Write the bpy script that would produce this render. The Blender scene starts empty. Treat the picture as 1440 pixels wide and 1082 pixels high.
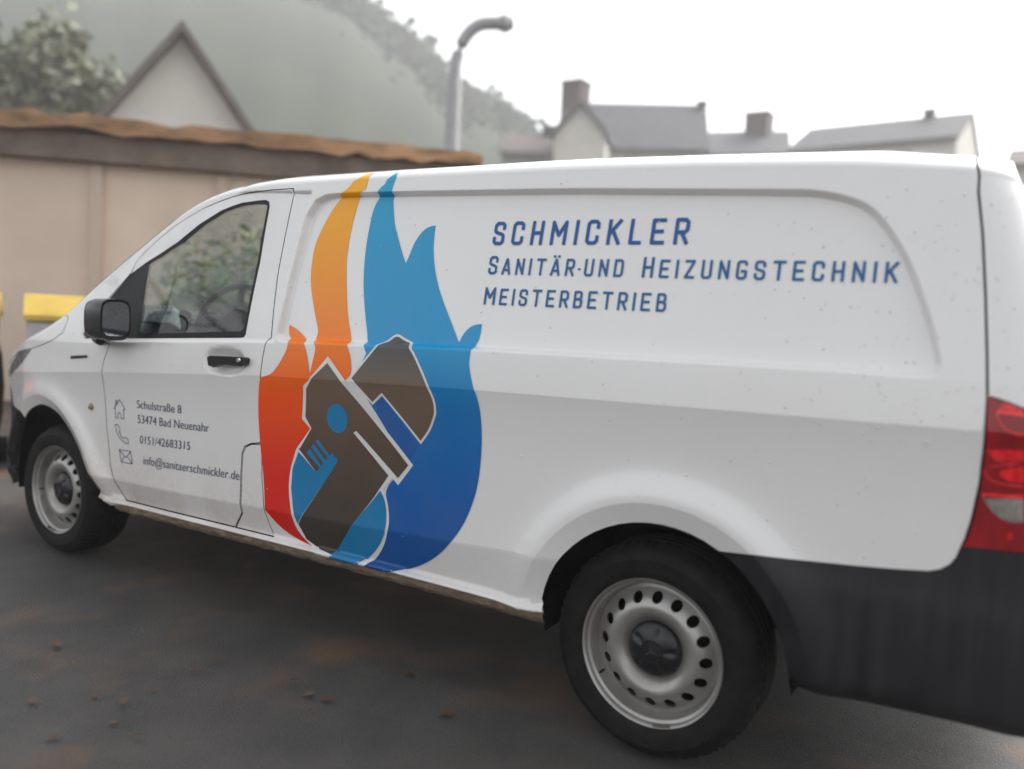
import bpy, bmesh, math, random
import numpy as np
from mathutils import Vector, Matrix
from mathutils.geometry import delaunay_2d_cdt
random.seed(7); RNG = np.random.RandomState(7)
PI = math.pi
scene = bpy.context.scene
COL = scene.collection

# ------------------------------------------------------------------ camera
PW, PH = 1440, 1082
CAM = (0.861967, -2.18192, 1.27865)
YAW, PITCH, ROLL, FPX = 0.555925, -0.0723906, 0.0521723, 1150.0
RM = np.array((Matrix.Rotation(YAW, 3, 'Z') @ Matrix.Rotation(PI/2 + PITCH, 3, 'X') @ Matrix.Rotation(ROLL, 3, 'Z')))
cam = bpy.data.cameras.new('camera')
camo = bpy.data.objects.new('camera', cam); COL.objects.link(camo)
camo.matrix_world = Matrix.Translation(CAM) @ Matrix(RM.tolist()).to_4x4()
cam.sensor_fit = 'HORIZONTAL'; cam.sensor_width = 36; cam.lens = FPX/PW*36
cam.clip_start = 0.05; cam.clip_end = 3000
cam.dof.use_dof = True; cam.dof.focus_distance = 3.0; cam.dof.aperture_fstop = 0.95
scene.camera = camo

def project(P):
    q = (P - np.array(CAM)) @ RM
    return np.stack([PW/2 + FPX*q[..., 0]/-q[..., 2], PH/2 - FPX*q[..., 1]/-q[..., 2]], -1)
def far(px, py, d):
    """a point at horizontal distance d in the direction of a photo pixel"""
    v = RM @ np.array([(px-PW/2)/FPX, -(py-PH/2)/FPX, -1.0])
    v = v/math.hypot(v[0], v[1])
    return np.array(CAM) + v*d
def ground(px, py, z=0.0):
    v = RM @ np.array([(px-PW/2)/FPX, -(py-PH/2)/FPX, -1.0])
    return np.array(CAM) + v*((z-CAM[2])/v[2])

# ------------------------------------------------------------------ materials
def lin(c):
    return tuple(((x/255)/12.92 if x/255 <= .04045 else ((x/255+.055)/1.055)**2.4) for x in c)
class NT:
    def __init__(s, name):
        s.m = bpy.data.materials.new(name); s.m.use_nodes = True
        s.t = s.m.node_tree; s.b = s.t.nodes['Principled BSDF']
    def n(s, kind, **kw):
        nd = s.t.nodes.new(kind)
        for k, v in kw.items():
            if k in nd.inputs: nd.inputs[k].default_value = v
            else: setattr(nd, k, v)
        return nd
    def l(s, a, b): s.t.links.new(a, b)
    def set(s, **kw):
        for k, v in kw.items(): s.b.inputs[k.replace('_', ' ')].default_value = v
        return s
    def noise(s, scale, detail=4, rough=.55, stretch=None, coord='Object'):
        tc = s.n('ShaderNodeTexCoord'); mp = s.n('ShaderNodeMapping')
        s.l(tc.outputs[coord], mp.inputs['Vector'])
        if stretch: mp.inputs['Scale'].default_value = stretch
        nz = s.n('ShaderNodeTexNoise', Scale=scale, Detail=detail, Roughness=rough)
        s.l(mp.outputs[0], nz.inputs['Vector']); return nz.outputs['Fac']
    def ramp(s, fac, stops, interp='LINEAR'):
        r = s.n('ShaderNodeValToRGB'); cr = r.color_ramp; cr.interpolation = interp
        while len(cr.elements) < len(stops): cr.elements.new(.5)
        for e, (p, c) in zip(cr.elements, stops):
            e.position = p; e.color = (c, c, c, 1) if isinstance(c, (int, float)) else tuple(c)+(1,)
        s.l(fac, r.inputs[0]); return r.outputs[0]
    def mix(s, fac, a, b):
        m = s.n('ShaderNodeMix', data_type='RGBA')
        for i, x in ((0, fac), (6, a), (7, b)):
            if hasattr(x, 'is_linked'): s.l(x, m.inputs[i])
            else: m.inputs[i].default_value = x if i == 0 else tuple(x)+(1,)
        return m.outputs[2]
    def math(s, op, a, b=None):
        m = s.n('ShaderNodeMath', operation=op)
        for i, x in enumerate((a, b)):
            if x is None: continue
            if hasattr(x, 'is_linked'): s.l(x, m.inputs[i])
            else: m.inputs[i].default_value = x
        return m.outputs[0]
    def color(s, sock): s.l(sock, s.b.inputs['Base Color']); return s
    def rough(s, sock): s.l(sock, s.b.inputs['Roughness']); return s
    def bump(s, sock, strength=.3, dist=.002):
        b = s.n('ShaderNodeBump', Strength=strength, Distance=dist); s.l(sock, b.inputs['Height'])
        s.l(b.outputs[0], s.b.inputs['Normal']); return s
    def xyz(s, coord='Object'):
        tc = s.n('ShaderNodeTexCoord'); sp = s.n('ShaderNodeSeparateXYZ'); s.l(tc.outputs[coord], sp.inputs[0]); return sp.outputs

def plain(name, col, rough=.5, metal=0, nscale=30, var=.15, bump=0, bscale=None, coat=0, stretch=None):
    t = NT(name); nz = t.noise(nscale, 5, stretch=stretch)
    a = tuple(min(1, c*(1-var)) for c in col); b = tuple(min(1, c*(1+var)) for c in col)
    t.color(t.ramp(nz, [(.3, a), (.7, b)])).set(Roughness=rough, Metallic=metal, Coat_Weight=coat, Coat_Roughness=.06)
    if bump: t.bump(t.noise(bscale or nscale*4, 6), bump)
    return t.m
M = {}
def paint():
    t = NT('white_paint')
    x, y, z = t.xyz()[:3]
    mr = t.n('ShaderNodeMapRange'); t.l(z, mr.inputs[0])
    for i, v in ((1, .34), (2, .80), (3, 1.0), (4, 0.0)): mr.inputs[i].default_value = v
    blot = t.noise(3.2, 6, .6, (1, 1, .55)); fine = t.noise(60, 4)
    d1 = t.math('MULTIPLY', mr.outputs[0], t.ramp(blot, [(.30, .35), (.60, 1.0)]))
    d1 = t.math('MULTIPLY', d1, t.ramp(fine, [(.25, .55), (.75, 1.0)]))
    # more road dirt near the front
    mf = t.n('ShaderNodeMapRange'); t.l(x, mf.inputs[0])
    for i, v in ((1, -2.9), (2, -.5), (3, .80), (4, .25)): mf.inputs[i].default_value = v
    d1 = t.math('MULTIPLY', d1, mf.outputs[0])
    grime = t.math('MULTIPLY', t.ramp(t.noise(1.4, 6, .62, (1, 1, .4)), [(.35, 0.0), (.75, 1.0)]), .07)
    f = t.math('ADD', d1, grime)
    spec = t.ramp(t.noise(170, 2, .5), [(.76, 0.0), (.79, .45)])
    f2 = t.math('MINIMUM', t.math('ADD', f, t.math('MULTIPLY', spec, .12)), .9)
    t.color(t.mix(f2, (.80, .795, .785), (.30, .215, .15)))
    t.set(Coat_Weight=1.0, Coat_Roughness=.025)
    t.rough(t.ramp(f, [(0, .30), (.6, .6)]))
    t.bump(t.noise(1.1, 2, .4), .12, .01)
    return t.m
M['paint'] = paint()
def film(name, stops, z0=.35, z1=1.85, rough=.28):
    t = NT(name); z = t.xyz()[2]
    mr = t.n('ShaderNodeMapRange'); t.l(z, mr.inputs[0]); mr.inputs[1].default_value = z0; mr.inputs[2].default_value = z1
    c = t.ramp(mr.outputs[0], stops)
    c = t.mix(t.math('MULTIPLY', t.ramp(t.noise(5, 6, .6), [(.4, 0.0), (.8, 1.0)]), .07), c, (.3, .27, .24))
    t.color(c).set(Roughness=rough, Coat_Weight=.25, Coat_Roughness=.03, Specular_IOR_Level=.25)
    t.bump(t.noise(1.1, 2, .4), .12, .01)
    return t.m
M['warm'] = film('warm_film', [(0, lin((200, 14, 10))), (.22, lin((222, 34, 10))), (.40, lin((246, 84, 6))), (.58, lin((248, 132, 6))), (.85, lin((248, 168, 10))), (1, lin((250, 184, 20)))])
M['blue'] = film('blue_film', [(0, lin((0, 70, 140))), (.22, lin((0, 90, 166))), (.42, lin((0, 112, 182))), (.55, lin((0, 148, 204))), (.8, lin((4, 152, 202))), (1, lin((24, 166, 208)))])
M['light_blue'] = film('light_blue_film', [(0, lin((6, 116, 168))), (1, lin((8, 136, 190)))])
M['slot_blue'] = film('slot_blue_film', [(0, lin((24, 82, 156))), (1, lin((40, 104, 172)))])
M['white_film'] = film('white_film', [(0, (.72, .72, .715)), (1, (.78, .78, .775))])
M['tool'] = film('tool_film', [(0, lin((50, 44, 38))), (.16, lin((66, 57, 49))), (.3, lin((88, 72, 60))), (.45, lin((112, 92, 76))), (.49, lin((104, 92, 82))), (.56, lin((74, 74, 74))), (.75, lin((66, 66, 68)))])  # brown mid band paints a reflection of tan surroundings into the film
M['ink1'] = film('blue_ink', [(0, lin((8, 82, 146))), (1, lin((8, 86, 154)))], rough=.4)
M['ink2'] = film('teal_ink', [(0, lin((14, 84, 140))), (1, lin((12, 98, 154)))], rough=.4)
M['ink3'] = film('navy_ink', [(0, lin((38, 52, 88))), (1, lin((34, 56, 98)))], rough=.4)
M['black_plastic'] = plain('black_plastic', (.007, .007, .008), .42, nscale=25, var=.3, bump=.12, bscale=300)
M['gloss_black'] = plain('gloss_black', (.006, .006, .007), .22, nscale=20, var=.2)
M['rubber'] = plain('tyre_rubber', (.0065, .0062, .006), .75, nscale=24, var=.8, bump=.25, bscale=120)
M['liner'] = plain('liner_black', (.003, .003, .004), .9, nscale=8, var=.4)
def cladding():
    t = NT('grey_cladding')
    st = t.noise(34, 6, .7, (1, 1, .05)); bl = t.noise(3, 5)
    f = t.math('MULTIPLY', t.ramp(st, [(.42, 0.0), (.75, 1.0)]), t.ramp(bl, [(.3, .15), (.7, 1.0)]))
    t.color(t.mix(f, (.010, .010, .013), (.034, .033, .035)))
    t.rough(t.ramp(st, [(.3, .30), (.7, .62)])); t.bump(t.noise(420, 3), .2, .001)
    return t.m
M['clad'] = cladding()
def steel():
    t = NT('silver_steel')
    f = t.ramp(t.noise(9, 6, .6), [(.35, 0.0), (.8, .55)])
    x, y, z = t.xyz()[:3]
    t.color(t.mix(f, (.38, .375, .36), (.20, .17, .14))).set(Metallic=.55, Roughness=.36)
    t.bump(t.noise(60, 4), .06, .001)
    return t.m
M['steel'] = steel()
def dirt():
    t = NT('dirty_sill'); f = t.noise(22, 7, .7, (1, 1, 2.5))
    t.color(t.ramp(f, [(.25, (.05, .038, .028)), (.5, (.20, .145, .10)), (.75, (.36, .28, .20))])).set(Roughness=.85); t.bump(t.noise(70, 6), .8, .006); return t.m
M['dirt'] = dirt()
def glass(name, tint=(.8, .86, .84), drops=True, strength=.5):
    t = NT(name); out = t.t.nodes['Material Output']
    g = t.n('ShaderNodeBsdfGlossy', Roughness=.02); tr = t.n('ShaderNodeBsdfTransparent'); tr.inputs[0].default_value = tint+(1,)
    fr = t.n('ShaderNodeLayerWeight', Blend=.5); mx = t.n('ShaderNodeMixShader')
    f = t.math('ADD', t.math('MULTIPLY', t.math('POWER', fr.outputs['Facing'], 5.0), .9), .08)
    t.l(f, mx.inputs[0]); t.l(tr.outputs[0], mx.inputs[1]); t.l(g.outputs[0], mx.inputs[2])
    if drops:
        tc = t.n('ShaderNodeTexCoord'); vo = t.n('ShaderNodeTexVoronoi', Scale=85); t.l(tc.outputs['Object'], vo.inputs['Vector'])
        h = t.ramp(vo.outputs['Distance'], [(.0, 1.0), (.28, .6), (.34, 0.0)])
        keep = t.ramp(t.noise(12, 4), [(.42, 0.0), (.5, 1.0)])
        hh = t.math('MULTIPLY', h, keep)
        b = t.n('ShaderNodeBump', Strength=strength, Distance=.004); t.l(hh, b.inputs['Height'])
        t.l(b.outputs[0], g.inputs['Normal']); t.l(b.outputs[0], fr.inputs['Normal'])
        dif = t.n('ShaderNodeBsdfDiffuse'); dif.inputs[0].default_value = (.55, .6, .58, 1)
        m2 = t.n('ShaderNodeMixShader'); t.l(t.math('ADD', t.math('MULTIPLY', hh, .4), .16), m2.inputs[0])
        t.l(mx.outputs[0], m2.inputs[1]); t.l(dif.outputs[0], m2.inputs[2]); t.l(m2.outputs[0], out.inputs[0])
    else: t.l(mx.outputs[0], out.inputs[0])
    return t.m
M['glass'] = glass('window_glass', drops=False)
M['wet_glass'] = glass('wet_windscreen_glass')
def lens(name, a, b, rough=.08, scale=40):
    t = NT(name); st = t.noise(scale, 4, .6, (1, 1, .35))
    t.color(t.ramp(st, [(.35, a), (.65, b)])).set(Roughness=.2, Coat_Weight=.4, Coat_Roughness=.03, Specular_IOR_Level=.3); return t.m
M['red_lens'] = lens('dark_red_lens', (.20, .002, .006), (.34, .006, .012), scale=14)
M['bright_red'] = lens('bright_red_lens', (1.0, .010, .02), (1.0, .07, .08))
M['mid_red'] = lens('mid_red_lens', (.60, .006, .012), (.95, .02, .03), scale=70)
M['clear_lens'] = lens('clear_lens', (.16, .15, .12), (.34, .32, .28), scale=60)
M['chrome'] = plain('chrome', (.75, .75, .76), .12, 1, var=.08)
M['mirror'] = plain('mirror_glass', (.8, .82, .84), .03, 1, nscale=140, var=.35, bump=.10, bscale=120)
for k_, v_ in (('black_plastic', .18), ('rubber', .25), ('clad', .4), ('liner', .1)): M[k_].node_tree.nodes['Principled BSDF'].inputs['Specular IOR Level'].default_value = v_
M['head_lens'] = lens('headlight_lens', (.10, .10, .10), (.22, .22, .22), scale=30)
M['dash'] = plain('dashboard_grey', (.05, .065, .066), .6, nscale=40, var=.2, bump=.1)
M['seat'] = plain('seat_fabric', (.02, .02, .024), .9, nscale=60, var=.3)
M['carton'] = plain('white_card', (.45, .5, .52), .6, nscale=70, var=.4)

# ------------------------------------------------------------------ object helpers
def link(name, me, mat, parent=None, smooth=True):
    o = bpy.data.objects.new(name, me); COL.objects.link(o)
    if mat is not None:
        for m in (mat if isinstance(mat, (list, tuple)) else [mat]): me.materials.append(m)
    if parent is not None: o.parent = parent
    if smooth and not me.has_custom_normals:
        me.polygons.foreach_set('use_smooth', [True]*len(me.polygons))
    return o
def tag(o, label=None, cat=None, group=None, kind=None):
    for k, v in (('label', label), ('category', cat), ('group', group), ('kind', kind)):
        if v: o[k] = v
    return o
def empty(name, loc, label=None, cat=None, group=None, rz=0):
    o = bpy.data.objects.new(name, None); COL.objects.link(o); o.location = loc; o.rotation_euler.z = rz
    o.empty_display_size = .2
    return tag(o, label, cat, group)
def from_bm(name, bm, mat, parent=None, smooth=False, bevel=0, seg=2, sharp=.6):
    if bevel:
        bmesh.ops.bevel(bm, geom=[e for e in bm.edges if len(e.link_faces) == 2 and e.calc_face_angle(0) > .5], offset=bevel, segments=seg, profile=.6, affect='EDGES')
    me = bpy.data.meshes.new(name); bmesh.ops.recalc_face_normals(bm, faces=bm.faces); bm.to_mesh(me); bm.free()
    o = link(name, me, mat, parent, smooth)
    if smooth: me.set_sharp_from_angle(angle=sharp)
    return o
def box(bm, x0, x1, y0, y1, z0, z1):
    vs = [bm.verts.new((x, y, z)) for z in (z0, z1) for x, y in ((x0, y0), (x1, y0), (x1, y1), (x0, y1))]
    for f in ((3, 2, 1, 0), (4, 5, 6, 7), (0, 1, 5, 4), (1, 2, 6, 5), (2, 3, 7, 6), (3, 0, 4, 7)): bm.faces.new([vs[i] for i in f])
    return vs
def boxo(name, b, mat, parent=None, bevel=0, smooth=False):
    bm = bmesh.new(); box(bm, *b); return from_bm(name, bm, mat, parent, smooth, bevel)
def tube(bm, pts, rad, n=10, caps=True):
    pts = [Vector(p) for p in pts]; rings = []
    for i, p in enumerate(pts):
        d = (pts[min(i+1, len(pts)-1)]-pts[max(i-1, 0)]).normalized()
        up = Vector((0, 0, 1)) if abs(d.z) < .95 else Vector((1, 0, 0))
        a = d.cross(up).normalized(); b = d.cross(a)
        r = rad[i] if isinstance(rad, (list, tuple)) else rad
        rings.append([bm.verts.new(p+a*r*math.cos(2*PI*k/n)+b*r*math.sin(2*PI*k/n)) for k in range(n)])
    for r0, r1 in zip(rings, rings[1:]):
        for k in range(n): bm.faces.new((r0[k], r0[(k+1) % n], r1[(k+1) % n], r1[k]))
    if caps: bm.faces.new(rings[0][::-1]); bm.faces.new(rings[-1])
def prism(bm, pts, f):
    """pts 2-D outline, f(p, side) -> 3-D for side 0/1"""
    a = [bm.verts.new(f(p, 0)) for p in pts]; b = [bm.verts.new(f(p, 1)) for p in pts]
    bm.faces.new(a[::-1]); bm.faces.new(b); n = len(pts)
    for i in range(n): bm.faces.new((a[i], a[(i+1) % n], b[(i+1) % n], b[i]))

# ------------------------------------------------------------------ the van's skin as one function
YC = 0.96
def tab(s):
    a = np.array(s, float).reshape(-1, 2); return a[:, 0].copy(), a[:, 1].copy()
def smooth_tab(t, w=.06, n=1200, lo=-4.2, hi=1.2):
    xs = np.linspace(lo, hi, n); ys = np.interp(xs, *t); k = max(1, int(w/(xs[1]-xs[0]))); 
    ker = np.hanning(2*k+3)[1:-1]; ker /= ker.sum(); yp = np.concatenate([np.full(len(ker), ys[0]), ys, np.full(len(ker), ys[-1])])
    return xs, np.convolve(yp, ker, 'same')[len(ker):-len(ker)]
T = {
 'B': tab([-4.1, .86, -3.2, .925, -2.7, .963, -1.67, 1.026, -1.4, 1.036, -.65, 1.058, .34, 1.077, .8, 1.085, 1.1, 1.09]),
 'A': tab([-4.1, 1.08, -2.9, 1.115, -2.51, 1.138, -1.74, 1.180, -1.34, 1.195, -.65, 1.212, .1, 1.222, .46, 1.226, 1.1, 1.226]),
 'C': tab([-4.1, .46, -2.6, .479, -2.0, .495, -1.6, .509, -.99, .533, -.7, .545, -.46, .558, 0, .57, 1.1, .58]),
 'D': tab([-4.1, .375, -2.49, .378, -1.73, .387, -.95, .394, -.41, .392, 1.1, .392]),
 'G': tab([-4.1, 1.83, -1.75, 1.765, -1.55, 1.750, -1.08, 1.739, -.39, 1.718, .33, 1.683, .745, 1.642, 1.1, 1.60]),
 'sh': tab([-4.1, .72, -3.98, .80, -3.9, .87, -3.82, .93, -3.7, .99, -3.55, 1.045, -3.4, 1.095, -3.25, 1.14, -3.12, 1.19, -3.02, 1.245, -2.9, 1.325, -2.63, 1.495, -2.48, 1.585, -2.32, 1.675, -2.2, 1.725, -2.05, 1.760, -1.9, 1.777, -1.77, 1.785, -1.16, 1.782, -.44, 1.770, .03, 1.755, .43, 1.732, .72, 1.705, .80, 1.69, .9, 1.66]),
 'top': tab([-4.1, .86, -3.95, .99, -3.8, 1.05, -3.6, 1.12, -3.36, 1.20, -3.0, 1.42, -2.6, 1.66, -2.3, 1.83, -2.1, 1.885, -1.7, 1.905, -.4, 1.895, .5, 1.86, .9, 1.80]),
 'plan': tab([-4.1, .955, -4.08, .66, -4.05, .48, -4.0, .33, -3.9, .20, -3.8, .135, -3.7, .098, -3.5, .058, -3.2, .030, -3.0, .018, -2.7, .008, -2.3, 0, 1.1, 0]),
 'xe': tab([.3, 1.02, .7, 1.04, .82, 1.03, 1.2, .955, 1.5, .885, 1.65, .842, 1.75, .805, 1.9, .76]),
}
S_ = {k: (smooth_tab(v) if k not in ('plan', 'xe') else v) for k, v in T.items()}
def C_(k, X): return np.interp(X, *S_[k])
def sst(a, b, x):
    t = np.clip((x-a)/(b-a), 0, 1); return t*t*(3-2*t)
def catmull(pts, n=6, closed=False, keep=()):
    """smooth curve through pts; indices in keep stay sharp"""
    P = [np.array(p, float) for p in pts]; N = len(P); out = []
    R = range(N if closed else N-1)
    for i in R:
        p1, p2 = P[i], P[(i+1) % N]
        p0 = P[i-1] if (closed or i > 0) else p1
        p3 = P[(i+2) % N] if (closed or i < N-2) else p2
        if i in keep: p0 = p1-(p2-p1)*.3
        if (i+1) % N in keep: p3 = p2+(p2-p1)*.3
        for k in range(n):
            t = k/n
            out.append(.5*((2*p1)+(-p0+p2)*t+(2*p0-5*p1+4*p2-p3)*t*t+(-p0+3*p1-3*p2+p3)*t**3))
    if not closed: out.append(P[-1])
    return np.array(out)
def inside(poly, X, Y):
    p = np.asarray(poly); q = np.roll(p, -1, 0)
    if np.size(X) < 1500:
        xx = np.ravel(X)[:, None]; yy = np.ravel(Y)[:, None]; dy = q[:, 1]-p[:, 1]; dy = np.where(dy == 0, 1e-15, dy)
        c = (((p[:, 1] > yy) != (q[:, 1] > yy)) & (xx < (q[:, 0]-p[:, 0])*(yy-p[:, 1])/dy+p[:, 0])).sum(1) % 2 == 1
        return c.reshape(np.shape(X))
    c = np.zeros(np.shape(X), bool)
    for (x1, y1), (x2, y2) in zip(p, q):
        if y1 == y2: continue
        c ^= ((y1 > Y) != (y2 > Y)) & (X < (x2-x1)*(Y-y1)/(y2-y1)+x1)
    return c
def sdf(poly, X, Y):
    """positive inside"""
    p = np.asarray(poly); q = np.roll(p, -1, 0)
    if np.size(X) < 1500:
        xx = np.ravel(X)[:, None]; yy = np.ravel(Y)[:, None]; dx, dy = (q-p).T; L = np.maximum(dx*dx+dy*dy, 1e-14)
        t = np.clip(((xx-p[:, 0])*dx+(yy-p[:, 1])*dy)/L, 0, 1)
        d = ((xx-p[:, 0]-t*dx)**2+(yy-p[:, 1]-t*dy)**2).min(1).reshape(np.shape(X))
        return np.where(inside(p, X, Y), 1, -1)*np.sqrt(d)
    d = np.full(np.shape(X), 1e9)
    for (x1, y1), (x2, y2) in zip(p, q):
        dx, dy = x2-x1, y2-y1; L = dx*dx+dy*dy
        if L < 1e-14: continue
        t = np.clip(((X-x1)*dx+(Y-y1)*dy)/L, 0, 1); d = np.minimum(d, (X-x1-t*dx)**2+(Y-y1-t*dy)**2)
    return np.where(inside(p, X, Y), 1, -1)*np.sqrt(d)
ARCH_R = np.array([(-.347, .32), (-.347, .372)] + [(.018+.386*math.cos(a), .345+.386*math.sin(a)) for a in np.linspace(math.radians(168), math.radians(4), 26)] + [(.412, .335)])
ARCH_F = np.concatenate([[(-3.66, .27)], catmull([(-3.66, .30), (-3.65, .45), (-3.60, .57), (-3.50, .69), (-3.38, .745), (-3.274, .756), (-3.149, .728), (-3.029, .655), (-2.939, .575), (-2.836, .465), (-2.75, .375), (-2.69, .325)], 4), [(-2.665, .30)]])
def REC_():
    l = [(-1.590, 1.19), (-1.584, 1.254), (-1.572, 1.392), (-1.552, 1.557), (-1.538, 1.66), (-1.505, 1.722), (-1.45, 1.742)]
    top = [(x, float(C_('G', x))-.002) for x in np.linspace(-1.35, .22, 14)]
    r = [tuple(q) for q in catmull([(.300, 1.682), (.345, 1.679), (.392, 1.671), (.440, 1.658), (.483, 1.640), (.520, 1.612), (.560, 1.563), (.600, 1.499), (.640, 1.413), (.674, 1.325), (.695, 1.251), (.696, 1.226), (.682, 1.208), (.64, 1.202)], 3)]
    bot = [(x, float(C_('A', x))-.022) for x in np.linspace(.55, -1.5, 24)]
    return np.array(l+top+r+bot+[(-1.57, 1.172)])
REC = REC_()
HAND = np.array([(-1.868+.130*math.copysign(abs(math.cos(a))**.8, math.cos(a)), 1.072+.064*math.copysign(abs(math.sin(a))**.8, math.sin(a))) for a in np.linspace(0, 2*PI, 28, endpoint=False)])
def yside(X, Z):
    X = np.asarray(X, float); Z = np.asarray(Z, float)
    A, B, Cc, D = C_('A', X), C_('B', X), C_('C', X), C_('D', X)
    # profile below the shoulder crease
    y = np.zeros_like(X)
    mid = (B+Cc)/2+.02
    segs = [(D-.07, .040), (D-.014, .030), (D-.007, .010), (D+.001, .009), (D+.013, .031), (Cc-.004, .009), (Cc+.004, .0085), (mid-.06, .021), (B-.004, .0015), (B+.004, 0*X), (A-.024, .010+0*X)]
    zs = [s[0] for s in segs]; ys = [s[1]+0*X for s in segs]
    y = np.where(Z <= zs[0], ys[0], 0.)
    for i in range(len(segs)-1):
        t = np.clip((Z-zs[i])/np.maximum(zs[i+1]-zs[i], 1e-6), 0, 1)
        if i == 6: t = t*(2-t)
        if i == 7: t = t**2.6
        y = np.where((Z > zs[i]) & (Z <= zs[i+1]), ys[i]+(ys[i+1]-ys[i])*t, y)
    low = .014+.012*np.clip((Cc-Z)/.2, 0, 1.2)**2+.06*np.clip((.43-Z)/.09, 0, 1)**3
    kr = sst(.18, .42, X)*(1-sst(Cc+.02, Cc+.12, Z))
    y = y*(1-kr)+low*kr
    up = np.maximum(Z-(A-.024), 0)
    y = np.where(Z > A-.024, .010+up*.135+.10*up**2, y)
    # recessed load panel, and the ledge under the cab window
    d = sdf(REC, X, Z)
    y = y + .030*sst(-.002, .017, d)
    G = C_('G', X)
    cab = sst(-.004, .014, Z-(A-.022))*(1-sst(-1.60, -1.585, X+.10*(Z-1.19)*-1.0))*sst(-2.95, -2.6, X)*(1-sst(-.006, .006, Z-G))
    y = y + .010*cab
    # handle bowl
    dh = sdf(HAND, X, Z); y = y + .028*sst(0, .045, dh)
    # wheel arch flares
    for P, w in ((ARCH_R, .060), (ARCH_F, .050)):
        da = -sdf(P, X, Z)
        fl = -.022*np.exp(-(np.maximum(da-w, 0)/.075)**2) + np.where(da < w, (w-da)/w*.022, 0)
        y = y + np.where(da > -.02, fl, -.022+.022)
    y = y + C_('plan', X)*(1-.0*Z)
    # rear corner
    xe = np.interp(Z, *S_['xe']); R = .115
    t = np.clip((X-(xe-R))/R, 0, .998); y = y + .10*(1-np.sqrt(1-t*t)) + .012*sst(.4, .9, X)
    return np.minimum(y, YC-.002)
def F(X, v, off=0.0):
    X = np.asarray(X, float); v = np.asarray(v, float)
    sh, top = C_('sh', X), C_('top', X)
    y0 = yside(X, np.minimum(v, sh)); th = np.clip(v-sh, 0, 1)*PI/2
    y = y0+(YC-y0)*(1-np.cos(th)); Z = np.where(v <= sh, v, sh+(top-sh)*np.sin(th))
    return np.stack([X, y, Z], -1)
def FN(X, v, off):
    e = 1.5e-3
    a = F(X+e, v)-F(X-e, v); b = F(X, v+e)-F(X, v-e)
    n = np.cross(a, b); n /= np.linalg.norm(n, axis=-1, keepdims=True)+1e-12
    P = F(X, v); return P+n*off, n
def at(pts, y0=.05):
    """photo pixels -> (X, v) on the van's skin (ray meets surface)"""
    p = np.asarray(pts, float).reshape(-1, 2)
    d = np.stack([(p[:, 0]-PW/2)/FPX, -(p[:, 1]-PH/2)/FPX, -np.ones(len(p))], -1) @ RM.T
    k = (y0-CAM[1])/d[:, 1]; X = CAM[0]+k*d[:, 0]; Z = CAM[2]+k*d[:, 2]
    v = np.minimum(Z, C_('sh', X)-.01)
    for it in range(25):
        e = 1e-3
        q = project(F(X, v)); r = p-q
        jx = (project(F(X+e, v))-q)/e; jv = (project(F(X, v+e))-q)/e
        det = jx[:, 0]*jv[:, 1]-jx[:, 1]*jv[:, 0]; det = np.where(abs(det) < 1e-6, 1e-6, det)
        dx = (r[:, 0]*jv[:, 1]-r[:, 1]*jv[:, 0])/det; dv = (jx[:, 0]*r[:, 1]-jx[:, 1]*r[:, 0])/det
        X = np.clip(X+np.clip(dx, -.05, .05)*.9, -4.09, .99); v = v+np.clip(dv, -.05, .05)*.9
    return np.stack([X, v], -1)
def plane_at(pts, y0):
    p = np.asarray(pts, float); d = np.stack([(p[:, 0]-PW/2)/FPX, -(p[:, 1]-PH/2)/FPX, -np.ones(len(p))], -1) @ RM.T
    k = (y0-CAM[1])/d[:, 1]; return np.stack([CAM[0]+k*d[:, 0], CAM[2]+k*d[:, 2]], -1)
# shared sample points
def grid_points():
    xs = list(np.arange(-3.6, .72, .0125)) + list(np.arange(-4.0, -3.6, .02)) + [-4.09, -4.08, -4.07, -4.06, -4.05, -4.04, -4.02] + list(np.arange(.72, 1.045, .006))
    out = []
    for X in xs:
        sh = float(C_('sh', X)); A, B, Cc, D, G = (float(C_(k, X)) for k in 'ABCDG')
        vs = [.315, D-.04, D-.0145, D-.0105, D-.007, D-.003, D+.001, D+.005, D+.009, D+.013, Cc-.006, Cc-.002, Cc+.002, Cc+.006, B-.006, B-.002, B+.002, B+.006]
        vs += [A-.03+k*.004 for k in range(9)] + [G-.026+k*.004 for k in range(8)]
        allv = sorted(v for v in vs if v < sh-.004)
        fill = [v for v in np.arange(.42, sh, .0145) if min(abs(v-u) for u in allv) > .005]
        allv += fill + [sh]
        allv += [sh+w for w in (.02, .045, .075, .11, .15, .2, .26, .33, .42, .52, .64, .76, .88, 1.0)]
        out += [(X, v) for v in allv]
    return np.array(out)
def densify(poly, step=.02, closed=True):
    p = np.asarray(poly, float); out = []
    n = len(p)
    for i in range(n if closed else n-1):
        a, b = p[i], p[(i+1) % n]; k = max(1, int(math.ceil(np.linalg.norm((b-a)*[1, 1])/step)))
        out += [a+(b-a)*j/k for j in range(k)]
    if not closed: out.append(p[-1])
    return np.array(out)
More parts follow.
